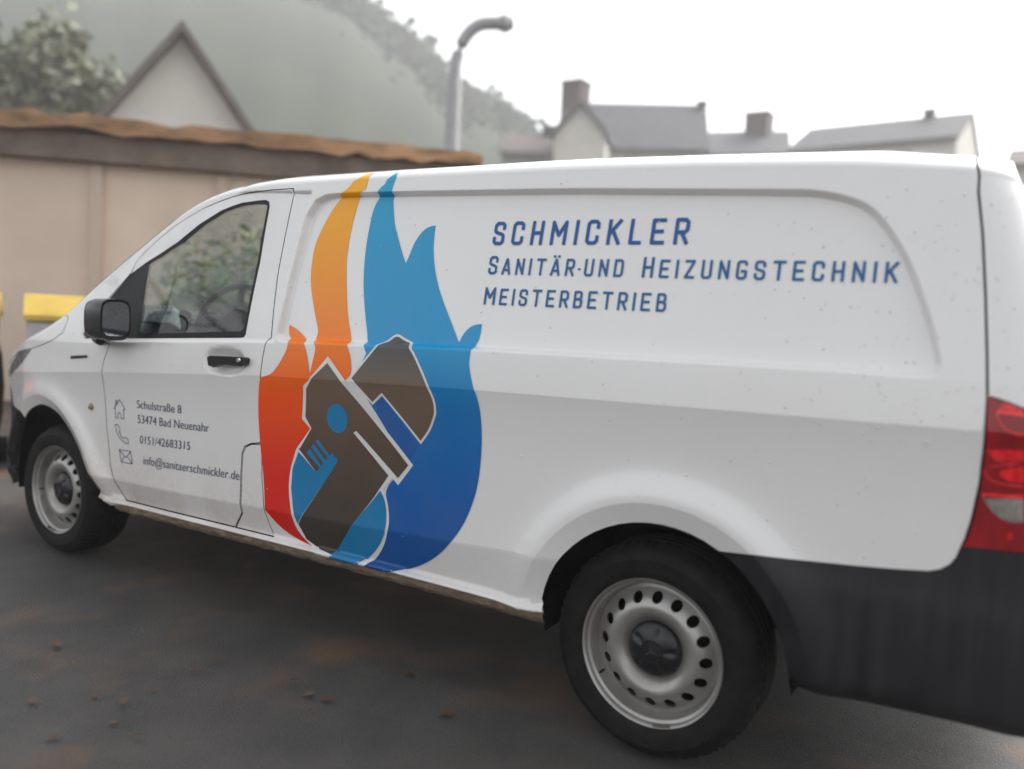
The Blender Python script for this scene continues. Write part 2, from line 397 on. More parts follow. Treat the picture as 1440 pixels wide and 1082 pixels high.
def band_points(g, poly, ds, step, lo, hi, keep=None, closed=True):
    """replace grid samples near an outline by rows that follow it"""
    d = sdf(poly, g[:, 0], g[:, 1]); g = g[(d < lo) | (d > hi)]
    p = densify(poly, step, closed); e = np.roll(p, -1, 0)-np.roll(p, 1, 0); e /= np.linalg.norm(e, axis=1, keepdims=True)+1e-9
    area = .5*np.sum(p[:, 0]*np.roll(p[:, 1], -1)-np.roll(p[:, 0], -1)*p[:, 1]); n = np.stack([-e[:, 1], e[:, 0]], 1)*(1 if area > 0 else -1)
    new = []
    for q in ds:
        r = p+n*q; dd = sdf(poly, r[:, 0], r[:, 1]); r = r[abs(dd-q) < .002]; new.append(r)
    new = np.concatenate(new)
    if keep is not None: new = new[keep(new)]
    return np.concatenate([g, new])
GRID = grid_points()
_side = lambda p: (p[:, 1] < C_('sh', p[:, 0])-.01)
GRID = band_points(GRID, REC, (-.006, -.002, .002, .006, .010, .014, .018, .022), .011, -.009, .026, _side)
GRID = band_points(GRID, ARCH_R, (-.090, -.078, -.068, -.062, -.058, -.052, -.044, -.034, -.024, -.014, -.005), .012, -.096, .0, lambda p: _side(p) & (p[:, 1] > .37) & (p[:, 0] > -.45))
GRID = band_points(GRID, ARCH_F, (-.080, -.068, -.058, -.052, -.048, -.042, -.034, -.024, -.014, -.005), .012, -.086, .0, lambda p: _side(p) & (p[:, 1] > .37))
def offset_poly(poly, d):
    """grow (d>0) or shrink (d<0) a closed outline"""
    p = np.asarray(poly, float); area = .5*np.sum(p[:, 0]*np.roll(p[:, 1], -1)-np.roll(p[:, 0], -1)*p[:, 1])
    s = 1 if area > 0 else -1
    e1 = p-np.roll(p, 1, 0); e2 = np.roll(p, -1, 0)-p
    e1 /= np.linalg.norm(e1, axis=1, keepdims=True)+1e-12; e2 /= np.linalg.norm(e2, axis=1, keepdims=True)+1e-12
    n1 = np.stack([e1[:, 1], -e1[:, 0]], 1)*s; n2 = np.stack([e2[:, 1], -e2[:, 0]], 1)*s
    m = n1+n2; L = (m*m).sum(1, keepdims=True); m = m*2/np.maximum(L, .5)
    return p + m*d
def drape_data(outer, holes=(), off=0.0, grid=GRID, step=.02, margin=.0035):
    outer = densify(outer, step); H = [densify(h, step) for h in holes]
    lo, hi = outer.min(0), outer.max(0)
    g = grid[(grid[:, 0] > lo[0]) & (grid[:, 0] < hi[0]) & (grid[:, 1] > lo[1]) & (grid[:, 1] < hi[1])]
    if len(g):
        k = sdf(outer, g[:, 0], g[:, 1]) > margin
        for h in H:
            if k.any(): k &= sdf(h, g[:, 0], g[:, 1]) < -margin
        g = g[k]
    loops = [outer]+H; V = []; E = []
    for L in loops:
        b = len(V); V += [Vector(x) for x in L]; E += [(b+i, b+(i+1) % len(L)) for i in range(len(L))]
    V += [Vector(x) for x in g]
    r = delaunay_2d_cdt(V, E, [], 0, 1e-7)
    vv = np.array([tuple(v) for v in r[0]]); tr = np.array([f for f in r[2] if len(f) == 3])
    c = vv[tr].mean(1); k = inside(outer, c[:, 0], c[:, 1])
    for h in H: k &= ~inside(h, c[:, 0], c[:, 1])
    tr = tr[k]
    used = np.unique(tr); remap = -np.ones(len(vv), int); remap[used] = np.arange(len(used)); vv = vv[used]; tr = remap[tr]
    P, N = FN(vv[:, 0], vv[:, 1], off)
    # outward = towards -y on this side / up
    flip = N[:, 1] > 0
    bad = (N[:, 1] > .2)
    if (N[:, 1].sum() > 0): N = -N; P = F(vv[:, 0], vv[:, 1])+N*off
    a, b_, c_ = P[tr[:, 0]], P[tr[:, 1]], P[tr[:, 2]]
    fn = np.cross(b_-a, c_-a); dots = (fn*N[tr[:, 0]]).sum(1)
    tr[dots < 0] = tr[dots < 0][:, ::-1]
    return P, N, tr
def mesh_from(name, P, N, tr):
    me = bpy.data.meshes.new(name); me.from_pydata(P.tolist(), [], tr.tolist()); me.update()
    me.polygons.foreach_set('use_smooth', [True]*len(me.polygons))
    me.normals_split_custom_set_from_vertices([tuple(n) for n in N]); return me
def flipd(d):
    P, N, tr = d; P = P.copy(); N = N.copy(); P[:, 1] = 2*YC-P[:, 1]; N[:, 1] = -N[:, 1]; return P, N, tr[:, ::-1].copy()
def join(*ds):
    P = []; N = []; Tt = []; b = 0
    for p, n, t in ds: P.append(p); N.append(n); Tt.append(t+b); b += len(p)
    return np.concatenate(P), np.concatenate(N), np.concatenate(Tt)
def skin(name, outer, holes=(), mat=None, parent=None, off=0.0, sides='L', **kw):
    d = drape_data(outer, holes, off, **kw)
    if sides == 'B': d = join(d, flipd(d))
    if sides == 'R': d = flipd(d)
    return link(name, mesh_from(name, *d), mat, parent)

# ------------------------------------------------------------------ the van
van = empty('delivery_van', (0, 0, 0), 'white panel van with orange and blue flame artwork and blue lettering on its side', 'van')
# seams traced on the skin
door_px = [(184.6, 384), (191.5, 368.7), (206, 353), (224.8, 335.4), (245, 319), (266.4, 304.9), (287, 293), (308, 284), (328, 276.8), (349.6, 271.6), (380, 267.6), (412.5, 265.4),
           (405, 313), (398, 348), (391, 385), (385.5, 430), (381.5, 475.4), (376, 479.5), (369.5, 501.8), (366, 529.4), (364.2, 566), (365.6, 600), (366, 623), (353, 624), (344, 628), (340.2, 638), (338.6, 666), (340, 721.6), (346.4, 749.4),
           (300, 738.5), (250, 726.5), (200, 714.6), (172, 708.7), (161.5, 677), (155, 655), (150, 603), (146, 544), (143, 522), (146, 507), (155, 482), (151, 473), (135, 475), (120, 476), (117, 470), (124, 452), (150, 423)]
lift = lambda p: np.stack([p[:, 0], np.maximum(p[:, 1], C_('D', p[:, 0])+.0125)], 1)
DOOR = lift(at(door_px))
win_px = [(183.5, 386), (206.8, 368.7), (224.8, 357.6), (249.7, 341), (280, 316), (310.8, 296.6), (327, 290), (341, 285.5), (366, 282), (374, 281.6), (378.6, 284), (379.3, 291), (366, 368.7), (355, 420), (345.4, 471), (343, 474.6), (338, 475.4),
          (183, 476), (150, 475.5), (122, 476), (118, 470), (126, 452), (151, 424)]
WIN = at(win_px)
glass_px = [(210, 371), (228, 361), (253, 343.5), (283, 319), (313, 300), (330, 293.5), (343, 289.5), (366, 286.6), (373, 286.8), (375.2, 290), (362, 366), (351, 418), (342.5, 461), (338, 465.8), (202, 469.5), (196, 466), (203, 415)]
GLS = at(glass_px)
flap_px = [(367.5, 625), (353, 625.5), (345.5, 629.5), (341.8, 638), (340.2, 666), (341.6, 721.6), (348, 749.8), (382, 758.2), (371.5, 718), (368, 670)]
FLAP = lift(at(flap_px))
rear_px = [(1371, 224), (1374, 270), (1380, 330), (1384, 420), (1386, 500), (1386.5, 560), (1383, 620), (1376, 680), (1365, 730), (1356, 757)]
REAR = at(rear_px)
cl_px = [(1351, 768), (1344, 784), (1335, 794), (1322, 800.5), (1306, 803), (1260, 800.5), (1200, 795.5), (1130, 788.5), (1060, 780.5), (1008, 775), (994, 772.5)]
CLAD = at(cl_px); _a = ARCH_R[np.argmin(np.hypot(*(ARCH_R-CLAD[-1]).T))]; CLAD[-1] = _a
hood_s = at([(96, 449), (88, 468), (75, 478), (60, 485), (44, 490.5), (27, 494)], .08)
hl_px = at([(26, 495.5), (35, 493.5), (44, 491.7), (34, 506), (25, 517), (16, 528), (10, 533), (11, 524), (16, 512)], .12)
bump_edge = at([(10, 535), (15.6, 547), (18, 569), (27.6, 577)], .12)
# body outline in (X, v)
xe = lambda v: float(np.interp(v, *S_['xe']))
shv = lambda X: float(C_('sh', X))
SILL = .338
sill_z = lambda x: float(C_('D', x))-.0105
def rear_seam_top():
    x, v = REAR[0]; return [(x, v)] + [(x-.0+.0*k, v+(shv(x)+1-v)*k) for k in (.33, .66, 1.0)]
body_outer = [(-2.712, .349), (-2.66, .352), (-2.60, .362)] + [(x, sill_z(x)) for x in np.linspace(-2.57, -.38, 30)] + [(-.345, sill_z(-.345))] + \
    [tuple(p) for p in ARCH_R[1:-1] if p[0] < CLAD[-1][0]-.003 and p[1] > .387] + [tuple(p) for p in CLAD[::-1]] + [tuple(p) for p in REAR[::-1]] + \
    [(REAR[0][0], shv(REAR[0][0])+k) for k in (.02, .3, .6, 1.0)] + \
    [(x, shv(x)+1.0) for x in np.linspace(.5, -4.075, 60)]
# front edge: grille / hood cut (centre line of nose) down to bumper edge
nose_top = [(-4.075, shv(-4.075)+.5), (-4.07, .70)]
bt = [(-4.07, .64), (-3.98, .70), (-3.90, .76)]
body_outer += nose_top + bt + [tuple(p) for p in bump_edge] + [tuple(p) for p in ARCH_F[12:] if p[1] > .36 and p[0] > bump_edge[-1][0]+.01]
body_outer = np.array(body_outer)
HOOD = np.array([tuple(p) for p in hood_s] + [(-3.84, .905), (-3.97, shv(-3.97)+.2), (-4.03, shv(-4.03)+.6), (-4.04, shv(-4.04)+.992)] + [(x, shv(x)+.992) for x in np.linspace(-4.0, -3.37, 8)] + [(-3.33, shv(-3.33)+.8), (-3.24, shv(-3.24)+.4), (-3.14, shv(-3.14)+.12)])
WS = np.array([(-3.06, shv(-3.06)+.16)] + [(-3.14, shv(-3.14)+.35), (-3.24, shv(-3.24)+.7), (-3.27, shv(-3.27)+.992)] + [(x, shv(x)+.992) for x in np.linspace(-3.15, -2.31, 12)] + [(-2.33, shv(-2.33)+.6), (-2.36, shv(-2.36)+.22), (-2.42, shv(-2.42)+.13)] + [(x, shv(x)+.115) for x in (-2.55, -2.75, -2.9)])
g = .0022
d_body = drape_data(body_outer, [offset_poly(DOOR, g), offset_poly(FLAP, g), offset_poly(HOOD, g), offset_poly(hl_px, g*.6), WS])
d_bodyR = flipd(drape_data(body_outer, [offset_poly(WIN, g), offset_poly(HOOD, g), offset_poly(hl_px, g*.6), WS]))
body = link('body_shell', mesh_from('body_shell', *join(d_body, d_bodyR)), M['paint'], van)
door = skin('front_door', offset_poly(DOOR, -g), [offset_poly(WIN, .0005)], M['paint'], van)
skin('fuel_flap', offset_poly(FLAP, -g*.7), [], M['paint'], van)
skin('bonnet', offset_poly(HOOD, -g), [], M['paint'], van, sides='B')
skin('windscreen', WS, [], M['wet_glass'], van, off=.002, sides='B')
skin('headlight', offset_poly(hl_px, -g*.5), [], M['head_lens'], van, off=.001)
skin('headlight', offset_poly(hl_px, -g*.5), [], M['head_lens'], van, off=.001, sides='R')
# window seal + glass
ws = skin('window_frame', offset_poly(WIN, -.0008), [GLS], M['black_plastic'], door, off=-.003)
wg = skin('window', offset_poly(GLS, -.0005), [], M['glass'], door, off=-.008)
skin('window', offset_poly(GLS, -.0005), [], M['glass'], van, off=-.008, sides='R')
skin('window_frame', offset_poly(WIN, -.0008), [GLS], M['gloss_black'], van, off=-.003, sides='R')
# rear cladding
CL = [tuple(p) for p in offset_poly(CLAD, 0)]
claddy = np.array([tuple(p) for p in CLAD[::-1]] + [(.80, CLAD[0][1]+.006)] + [(.9, .812), (.96, .812), (1.0, .812), (1.025, .812)] + [(1.035, .7), (1.038, .6), (1.028, .5), (1.015, .42), (.99, .385)] + [(x, .372-.0) for x in (.9, .8)] + [(.7, .366), (.55, .356), (.412, .345)] +
                  [tuple(p) for p in ARCH_R[::-1] if p[0] > CLAD[-1][0]+.004 and p[1] > .36])
for sd in 'LR': skin('bumper_corner', claddy, [], M['clad'], van, off=.001, sides=sd)
bm = bmesh.new(); rows = []
for y in np.linspace(.105, 2*YC-.105, 30):
    b = .045*(1-((y-YC)/.86)**4); rows.append([bm.verts.new((x+b, y, z)) for x, z in ((.94, .39), (.985, .40), (1.010, .46), (1.025, .60), (1.022, .74), (1.005, .795), (.96, .805))])
for a, b in zip(rows, rows[1:]):
    for i in range(6): bm.faces.new((a[i], a[i+1], b[i+1], b[i]))
from_bm('rear_bumper', bm, M['clad'], van, smooth=True)
# rear door (wraps the corner) and tail light
lamp_top = at([(1388.5, 558.5), (1402, 562), (1420, 568), (1439, 576)])
lamp_bot = at([(1352.5, 768), (1380, 770.5), (1410, 774), (1439, 777.5)])
RS = REAR+np.array([.006, 0])
edge_u = [(xe(v)-.002, v) for v in np.linspace(1.66, lamp_top[-1][1]+.012, 10)]
rd = [tuple(RS[i]) for i in range(5, -1, -1)] + [(RS[0][0], shv(RS[0][0])+k) for k in (.03, .3, .6, 1.0)] + [(.80, shv(.80)+1.0), (.80, shv(.80)+.4), (.805, shv(.805)+.12), (.825, shv(.825))] + edge_u + [tuple(p) for p in (lamp_top+[0, .004])[::-1]]
rear_door = skin('rear_door', np.array(rd), [], M['paint'], van, sides='B')
lampP = np.array([tuple(p) for p in lamp_top] + [(xe(v)-.002, v) for v in np.linspace(lamp_top[-1][1], lamp_bot[-1][1], 9)] + [tuple(p) for p in lamp_bot[::-1]] + [tuple(RS[i]) for i in (9, 8, 7, 6)])
def tail(side):
    t = skin('tail_light', lampP, [], M['red_lens'], van, off=.004, sides=side)
    a = lambda c: at([(1340+x/4.16, 540+y/4.16) for x, y in c])
    def line(pts, w):
        p = catmull(a(pts), 5); d = np.gradient(p, axis=0); d /= np.linalg.norm(d, axis=1, keepdims=True)+1e-9
        n = np.stack([-d[:, 1], d[:, 0]], 1); ww = (w*np.linspace(.7, 1, len(p)))[:, None]; return np.concatenate([p+n*ww, (p-n*ww)[::-1]])
    for pts, w in (([(255, 165), (262, 195), (285, 240), (320, 275), (370, 293), (415, 298)], .0016), ([(258, 166), (300, 170), (360, 178), (415, 186)], .004),
                   ([(200, 380), (225, 415), (260, 445), (320, 463), (385, 465)], .0013), ([(182, 500), (205, 545), (250, 572), (320, 588), (415, 598)], .0017), ([(170, 645), (240, 648), (330, 655), (415, 655)], .004), ([(215, 480), (280, 476), (350, 470)], .0012)):
        skin('light_strip', line(pts, w), [], M['bright_red'], t, off=.0062, sides=side)
    skin('lens_panel', a([(285, 500), (330, 488), (415, 480), (415, 575), (340, 572), (290, 550), (270, 525)]), [], M['mid_red'], t, off=.0056, sides=side)  # inner lens segments in a brighter red
    skin('lens_panel', a([(205, 385), (300, 380), (415, 385), (415, 450), (330, 452), (262, 440), (230, 415)]), [], M['mid_red'], t, off=.0056, sides=side)
    skin('lens_panel', a([(300, 110), (345, 122), (415, 160), (415, 185), (300, 168), (260, 160)]), [], M['mid_red'], t, off=.0056, sides=side)
    skin('reversing_lens', a([(195, 668), (300, 668), (415, 672), (415, 800), (345, 798), (285, 780), (235, 740), (205, 700)]), [], M['clear_lens'], t, off=.006, sides=side)
    skin('light_strip', a([(205, 672), (230, 690), (355, 706), (355, 716), (225, 700), (208, 685)]), [], M['chrome'], t, off=.008, sides=side)
    skin('light_strip', line([(175, 652), (205, 705), (240, 748), (290, 785), (345, 803), (415, 806)], .0012), [], M['chrome'], t, off=.0072, sides=side)
    skin('reflector', a([(315, 872), (345, 865), (350, 905), (320, 915)]), [], M['mid_red'], t, off=.0056, sides=side)
tail('L'); tail('R')
skin('lamp_trim', np.array([tuple(RS[5]), tuple(lamp_top[1]+[0, .004]), tuple(lamp_top[3]+[0, .004]), tuple(lamp_top[3]+[0, -.001]), tuple(lamp_top[1]+[0, -.001]), tuple(RS[5]+[0, -.008])]), [], M['gloss_black'], van, off=.0015)
# rear face
def rear_face():
    n = 30; vs = []; fs = []; ys = list(np.linspace(.085, YC*2-.085, n)); w_ = np.linspace(0, 1, 26)
    for t in w_:
        for y in ys:
            zz0 = .39+(1.70-.39)*t; e0 = float(yside(min(xe(zz0), .9 if zz0 < 1.6 else xe(zz0))-.002 if False else xe(zz0)-.002, min(zz0, shv(.8)))); y = e0+(y-ys[0])/(ys[-1]-ys[0])*(2*YC-2*e0)
            ya = min(y, 2*YC-y); X = .80; sh, tp = shv(X), float(C_('top', X)); y0 = float(yside(X, sh)); c = 1-(ya-y0)/(YC-y0); c = min(1, max(0, c)); zt = sh+(tp-sh)*math.sqrt(max(0, 1-c*c))-.004
            z = .39+(zt-.39)*t; b = (1-((y-YC)/.9)**2)
            x = xe(min(z, 1.66))-.006+.02*b if z < 1.66 else xe(1.66)-.006+.02*b-(z-1.66)*(xe(1.66)+.02*b-.806)/max(zt-1.66, .02)
            vs.append((x, y, z))
    for i in range(len(w_)-1):
        for j in range(n-1): fs.append((i*n+j, i*n+j+1, (i+1)*n+j+1, (i+1)*n+j))
    me = bpy.data.meshes.new('rear_panel'); me.from_pydata(vs, [], fs); return link('rear_panel', me, M['paint'], van)
rear_face()
for s in (-1, 1):
    wz = bmesh.new(); y0, y1 = (YC+s*.06, YC+s*.72)
    vs = [wz.verts.new((xe(z)+.034*(1-((y-YC)/.87)**2)+.002, y, z)) for y, z in ((y0, 1.22), (y1, 1.22), (y1, 1.58), (y0, 1.58))]; wz.faces.new(vs)
    from_bm('rear_window', wz, M['gloss_black'], van)
# added black sheet standing in for the shade inside the seams
shade_outer = np.array([(-3.6, .78), (-3.4, .80), (-3.2, .80), (-3.05, .72), (-2.93, .64), (-2.8, .54), (-2.7, .47), (-2.5, .43), (-.48, .43), (-.46, .6), (-.2, .79), (.05, .82), (.3, .74), (.44, .56), (.46, .42), (.85, .42), (.88, .8), (.85, 1.2), (.80, 1.6), (.77, 1.69), (.5, 1.72), (-1.7, 1.77), (-2.1, 1.74), (-2.35, 1.66), (-2.75, 1.41), (-3.0, 1.235), (-3.2, 1.15), (-3.6, 1.0)])
coarse = GRID[(np.arange(len(GRID)) % 5) == 0]
skin('seam_shade_sheet', shade_outer, [offset_poly(WIN, .012)], M['liner'], van, off=-.034, sides='B', grid=coarse, step=.05, margin=.006)
# arches
def arch_liner(P, depth, y0):
    bm = bmesh.new(); p = densify(P, .06, closed=False); c = p.mean(0)
    a = [bm.verts.new((x, y0 + float(C_('plan', x)), z)) for x, z in p]; b = [bm.verts.new((c[0]+(x-c[0])*1.06, depth, z+(.03 if z > .4 else 0))) for x, z in p]
    a2 = []
    for i in range(len(p)-1): bm.faces.new((a[i], a[i+1], b[i+1], b[i]))
    bm.faces.new(b)
    return bm
for P in (ARCH_R, ARCH_F):
    for s in (0, 1):
        bm = arch_liner(P, .52, .032)
        if s: 
            for v in bm.verts: v.co.y = 2*YC-v.co.y
        from_bm('wheel_arch', bm, M['liner'], van, smooth=False)
# underbody, sill underside
boxo('underbody', (-3.0, -.42, .16, 2*YC-.16, .30, .36), M['liner'], van)
boxo('underbody', (-3.95, -3.7, .35, 2*YC-.35, .26, .34), M['liner'], van)
boxo('underbody', (.50, .92, .40, 2*YC-.40, .29, .40), M['liner'], van)  # added box that blocks light so the ground beneath goes dark
def sill(side):
    bm = bmesh.new(); xs = np.linspace(-2.64, -.352, 90)
    rows = []
    for x in xs:
        k = .5+.5*math.sin(x*37)+.3*math.sin(x*91+1); r = RNG.rand(); z0 = sill_z(x)
        zb = z0-.040-.003*k-.003*r
        prof = [(.036, z0+.010), (.029, z0-.001), (.026, z0-.010), (.030, z0-.026), (.050, zb), (.16, zb+.004)]
        rows.append([bm.verts.new((x, (y+.002*math.sin(x*60+j)) if side == 0 else 2*YC-y, z)) for j, (y, z) in enumerate(prof)])
    for a, b in zip(rows, rows[1:]):
        for i in range(5): bm.faces.new((a[i], a[i+1], b[i+1], b[i]))
    from_bm('sill', bm, M['dirt'], van, smooth=True)
sill(0); sill(1)
# front bumper with grille
fb = np.array([(-4.09, .64), (-4.07, .64), (-3.98, .70), (-3.90, .76)] + [tuple(p) for p in bump_edge] + [(-3.60, .58), (-3.65, .45), (-3.665, .30), (-3.75, .27), (-3.95, .26), (-4.05, .27), (-4.09, .27)])
skin('front_bumper', fb, [], M['black_plastic'], van, off=.004, sides='B')
# door handle
hb = bmesh.new()
hpx = [(291, 503), (295, 500.5), (318, 501.5), (343, 503), (345.5, 506), (344.5, 513), (340, 515.5), (318, 513.5), (308, 513.5), (300, 517), (292.5, 514)]; hp = plane_at(hpx, .02)
def _unused(x, v, off): P, N = FN(np.array([x]), np.array([v]), off); return Vector(P[0]+0*N[0])
ctr = hp.mean(0); yb = float(yside(ctr[0]-.22, ctr[1])); hp = plane_at(hpx, yb-.022)
prism(hb, [tuple(p) for p in hp], lambda p, s: Vector((p[0], (yb+.004 if s else yb-.022)-.0, p[1])))
hd = from_bm('door_handle', hb, M['gloss_black'], door, smooth=True, bevel=.004)
lk = bmesh.new(); lp = plane_at([(335, 507)], yb-.025)[0]
bmesh.ops.create_cone(lk, segments=20, radius1=.010, radius2=.008, depth=.006, cap_ends=True, matrix=Matrix.Translation((lp[0], yb-.025, lp[1])) @ Matrix.Rotation(PI/2, 4, 'X'))
from_bm('lock', lk, M['chrome'], hd, smooth=True)
# side repeater badge slot and round marker light on the wing
bp = at([(100.2, 500.7), (123.6, 499.7), (123.2, 503.6), (99.8, 504.9)]); skin('wing_badge', bp, [], M['black_plastic'], van, off=.003)
mk = at([(128.8, 572)])[0]; Pm, Nm = FN(mk[:1], mk[1:], .004); 
mb = bmesh.new(); bmesh.ops.create_uvsphere(mb, u_segments=20, v_segments=10, radius=1, matrix=Matrix.Translation(Pm[0]) @ Matrix.Diagonal((.0165, .010, .0165, 1)))
from_bm('marker_light', mb, plain('amber_smoke', (.22, .17, .11), .2, nscale=200, var=.5, coat=1), van, smooth=True)
# wing mirror
def mirror_unit(side):
    my = (lambda y: y) if side == 0 else (lambda y: 2*YC-y)
    root = None
    bm = bmesh.new()
    # housing: lofted rounded rectangles along X (front cap -> glass frame)
    secs = [(-2.63, .30), (-2.62, .62), (-2.59, .86), (-2.55, .97), (-2.49, 1.0), (-2.455, .98)]
    yc, zc, hy, hz = -.096, 1.212, .076, .090; rings = []
    for X, k in secs:
        ring = []
        for i in range(32):
            a = 2*PI*i/32; c, s_ = math.cos(a), math.sin(a); e = .55
            yy = math.copysign(abs(c)**e, c)*hy*k; zz = math.copysign(abs(s_)**e, s_)*hz*(k*.75+.25)
            ring.append(bm.verts.new((X+.10*(yy+.0)*-.9, my(yc+yy), zc+zz)))
        rings.append(ring)
    for r0, r1 in zip(rings, rings[1:]):
        for k in range(32): bm.faces.new((r0[k], r0[(k+1) % 32], r1[(k+1) % 32], r1[k]))
    bm.faces.new(rings[0]); bm.faces.new(rings[-1])
    h = from_bm('wing_mirror', bm, M['gloss_black'], van, smooth=True, sharp=.9)
    gb = bmesh.new(); vs = []
    for X, k in ((-2.4535, .86), ):
        for i in range(32):
            a = 2*PI*i/32; c, s_ = math.cos(a), math.sin(a); e = .5
            yy = math.copysign(abs(c)**e, c)*hy*k; zz = math.copysign(abs(s_)**e, s_)*hz*k*.94+.004
            vs.append(gb.verts.new((X-.09*yy, my(yc+yy), zc+zz)))
    gb.faces.new(vs); from_bm('mirror_glass', gb, M['mirror'], h)
    ft = bmesh.new(); tube(ft, [(-2.78, my(.03), 1.135), (-2.72, my(-.01), 1.125), (-2.62, my(-.06), 1.118), (-2.56, my(-.10), 1.115)], [.030, .032, .026, .018], 14)
    from_bm('mirror_foot', ft, M['black_plastic'], h, smooth=True)
mirror_unit(0); mirror_unit(1)

# ------------------------------------------------------------------ wheels
def lathe_profile(bm, prof, n=96, mod=None):
    rings = []
    for (r, y) in prof:
        rings.append([bm.verts.new(((r+(mod(r, y, 2*PI*k/n) if mod else 0))*math.cos(2*PI*k/n), y, (r+(mod(r, y, 2*PI*k/n) if mod else 0))*math.sin(2*PI*k/n))) for k in range(n)])
    for a, b in zip(rings, rings[1:]):
        for k in range(n): bm.faces.new((a[k], a[(k+1) % n], b[(k+1) % n], b[k]))
    return rings
def make_wheel():
    root = bpy.data.objects.new('wheel', None); COL.objects.link(root); root.parent = van
    # local: axle along +y inward, outer face at y=0
    RT = .325
    bm = bmesh.new()
    prof = [(.214, .012), (.222, .002), (.234, -.005), (.252, -.009), (.272, -.009), (.278, -.0105), (.282, -.008), (.298, .002), (.308, .012), (.3155, .024), (RT-.002, .036)]
    tread = [(RT, .046), (RT, .060), (RT-.008, .063), (RT-.008, .070), (RT, .073), (RT, .095), (RT-.008, .098), (RT-.008, .105), (RT, .108), (RT, .130), (RT-.008, .133), (RT-.008, .140), (RT, .143), (RT, .175), (RT-.003, .190), (RT-.014, .214), (.285, .228), (.23, .222), (.214, .20)]
    lathe_profile(bm, prof+tread, 180, lambda r, y, a: (-.006 if (y > .012 and y < .062 and r > .305 and (int(a/(2*PI)*180) % 3 == 0)) else 0))
    from_bm('tyre', bm, M['rubber'], root, smooth=True, sharp=.5)
    bm = bmesh.new()
    prof = [(.214, .030), (.2205, .012), (.2225, .004), (.2205, -.001), (.2165, .001), (.2135, .008), (.2115, .016), (.2035, .020), (.2005, .030), (.1985, .048), (.1965, .058), (.1945, .060)]
    lathe_profile(bm, prof, 96)
    lathe_profile(bm, [(.1945, .06), (.190, .10), (.185, .18)], 96)
    from_bm('rim', bm, M['steel'], root, smooth=True, sharp=.8)
    # disc with sixteen round holes
    def yd(r):
        return np.interp(r, [.06, .082, .090, .100, .118, .132, .150, .176, .186, .1945], [.050, .050, .044, .030, .020, .0185, .026, .050, .057, .058])
    n = 16; holes = []
    ring = np.array([(.1945*math.cos(a), .1945*math.sin(a)) for a in np.linspace(0, 2*PI, 96, endpoint=False)])
    inner = np.array([(.066*math.cos(a), .066*math.sin(a)) for a in np.linspace(0, 2*PI, 40, endpoint=False)])
    for k in range(n):
        a0 = 2*PI*(k+.25)/n; holes.append(np.array([((.1595)*math.cos(a0)+.0165*math.cos(t)*1.0, .1595*math.sin(a0)+.0165*math.sin(t)) for t in np.linspace(0, 2*PI, 20, endpoint=False)]))
    pts = [(r*math.cos(a), r*math.sin(a)) for r in (.074, .082, .087, .092, .097, .103, .110, .118, .125, .132, .140, .150, .160, .170, .180, .187) for a in np.linspace(0, 2*PI, 96, endpoint=False)]
    pts = np.array(pts); kk = np.ones(len(pts), bool)
    for h in holes: kk &= np.hypot(pts[:, 0]-h[:, 0].mean(), pts[:, 1]-h[:, 1].mean()) > .0185
    pts = pts[kk]
    V = []; E = []
    for L in [ring, inner]+holes:
        b = len(V); V += [Vector(x) for x in L]; E += [(b+i, b+(i+1) % len(L)) for i in range(len(L))]
    V += [Vector(x) for x in pts]
    r_ = delaunay_2d_cdt(V, E, [], 0, 1e-7); vv = np.array([tuple(v) for v in r_[0]]); tr = np.array([f for f in r_[2] if len(f) == 3]); c = vv[tr].mean(1)
    k = np.hypot(c[:, 0], c[:, 1]) > .066
    for h in holes: k &= ~inside(h, c[:, 0], c[:, 1])
    tr = tr[k]; R = np.hypot(vv[:, 0], vv[:, 1]); P = np.stack([vv[:, 0], yd(R), vv[:, 1]], 1)
    bm = bmesh.new(); bv = [bm.verts.new(p) for p in P]
    for t in tr: bm.faces.new([bv[i] for i in t])
    bmesh.ops.delete(bm, geom=[v for v in bm.verts if not v.link_faces], context='VERTS')
    # turned-in lips round the holes
    be = [e for e in bm.edges if len(e.link_faces) == 1 and .12 < math.hypot(e.verts[0].co.x, e.verts[0].co.z) < .19]
    ex = bmesh.ops.extrude_edge_only(bm, edges=be)
    for v in ex['geom']:
        if isinstance(v, bmesh.types.BMVert): v.co.y += .007
    from_bm('rim_disc', bm, M['steel'], root, smooth=True, sharp=.9)
    bm = bmesh.new(); bmesh.ops.create_cone(bm, segments=48, radius1=.19, radius2=.19, depth=.004, cap_ends=True, matrix=Matrix.Translation((0, .115, 0)) @ Matrix.Rotation(PI/2, 4, 'X')); from_bm('brake_disc', bm, M['liner'], root)
    # hub cap with a raised star and bolt dimples
    bm = bmesh.new()
    def dim(r, y, a):
        return 0
    prof = [(.0001, .013), (.012, .013), (.026, .0135), (.034, .015), (.055, .020), (.068, .0255), (.078, .032), (.0835, .040), (.085, .047)]
    rings = []; n = 90
    for r, y in prof:
        rg = []
        for q in range(n):
            a = 2*PI*q/n; dy = 0
            for b in range(5):
                ab = 2*PI*(b+.15)/5; dd = math.hypot(r*math.cos(a)-.056*math.cos(ab), r*math.sin(a)-.056*math.sin(ab)); dy += .012*math.exp(-(dd/.0085)**2)
            rg.append(bm.verts.new((r*math.cos(a), y+dy, r*math.sin(a))))
        rings.append(rg)
    # finer rings for the dimples
    for a_, b_ in zip(rings, rings[1:]):
        for q in range(n): bm.faces.new((a_[q], a_[(q+1) % n], b_[(q+1) % n], b_[q]))
    cap = from_bm('hub_cap', bm, M['gloss_dark'], root, smooth=True, sharp=1.2)
    bm = bmesh.new()
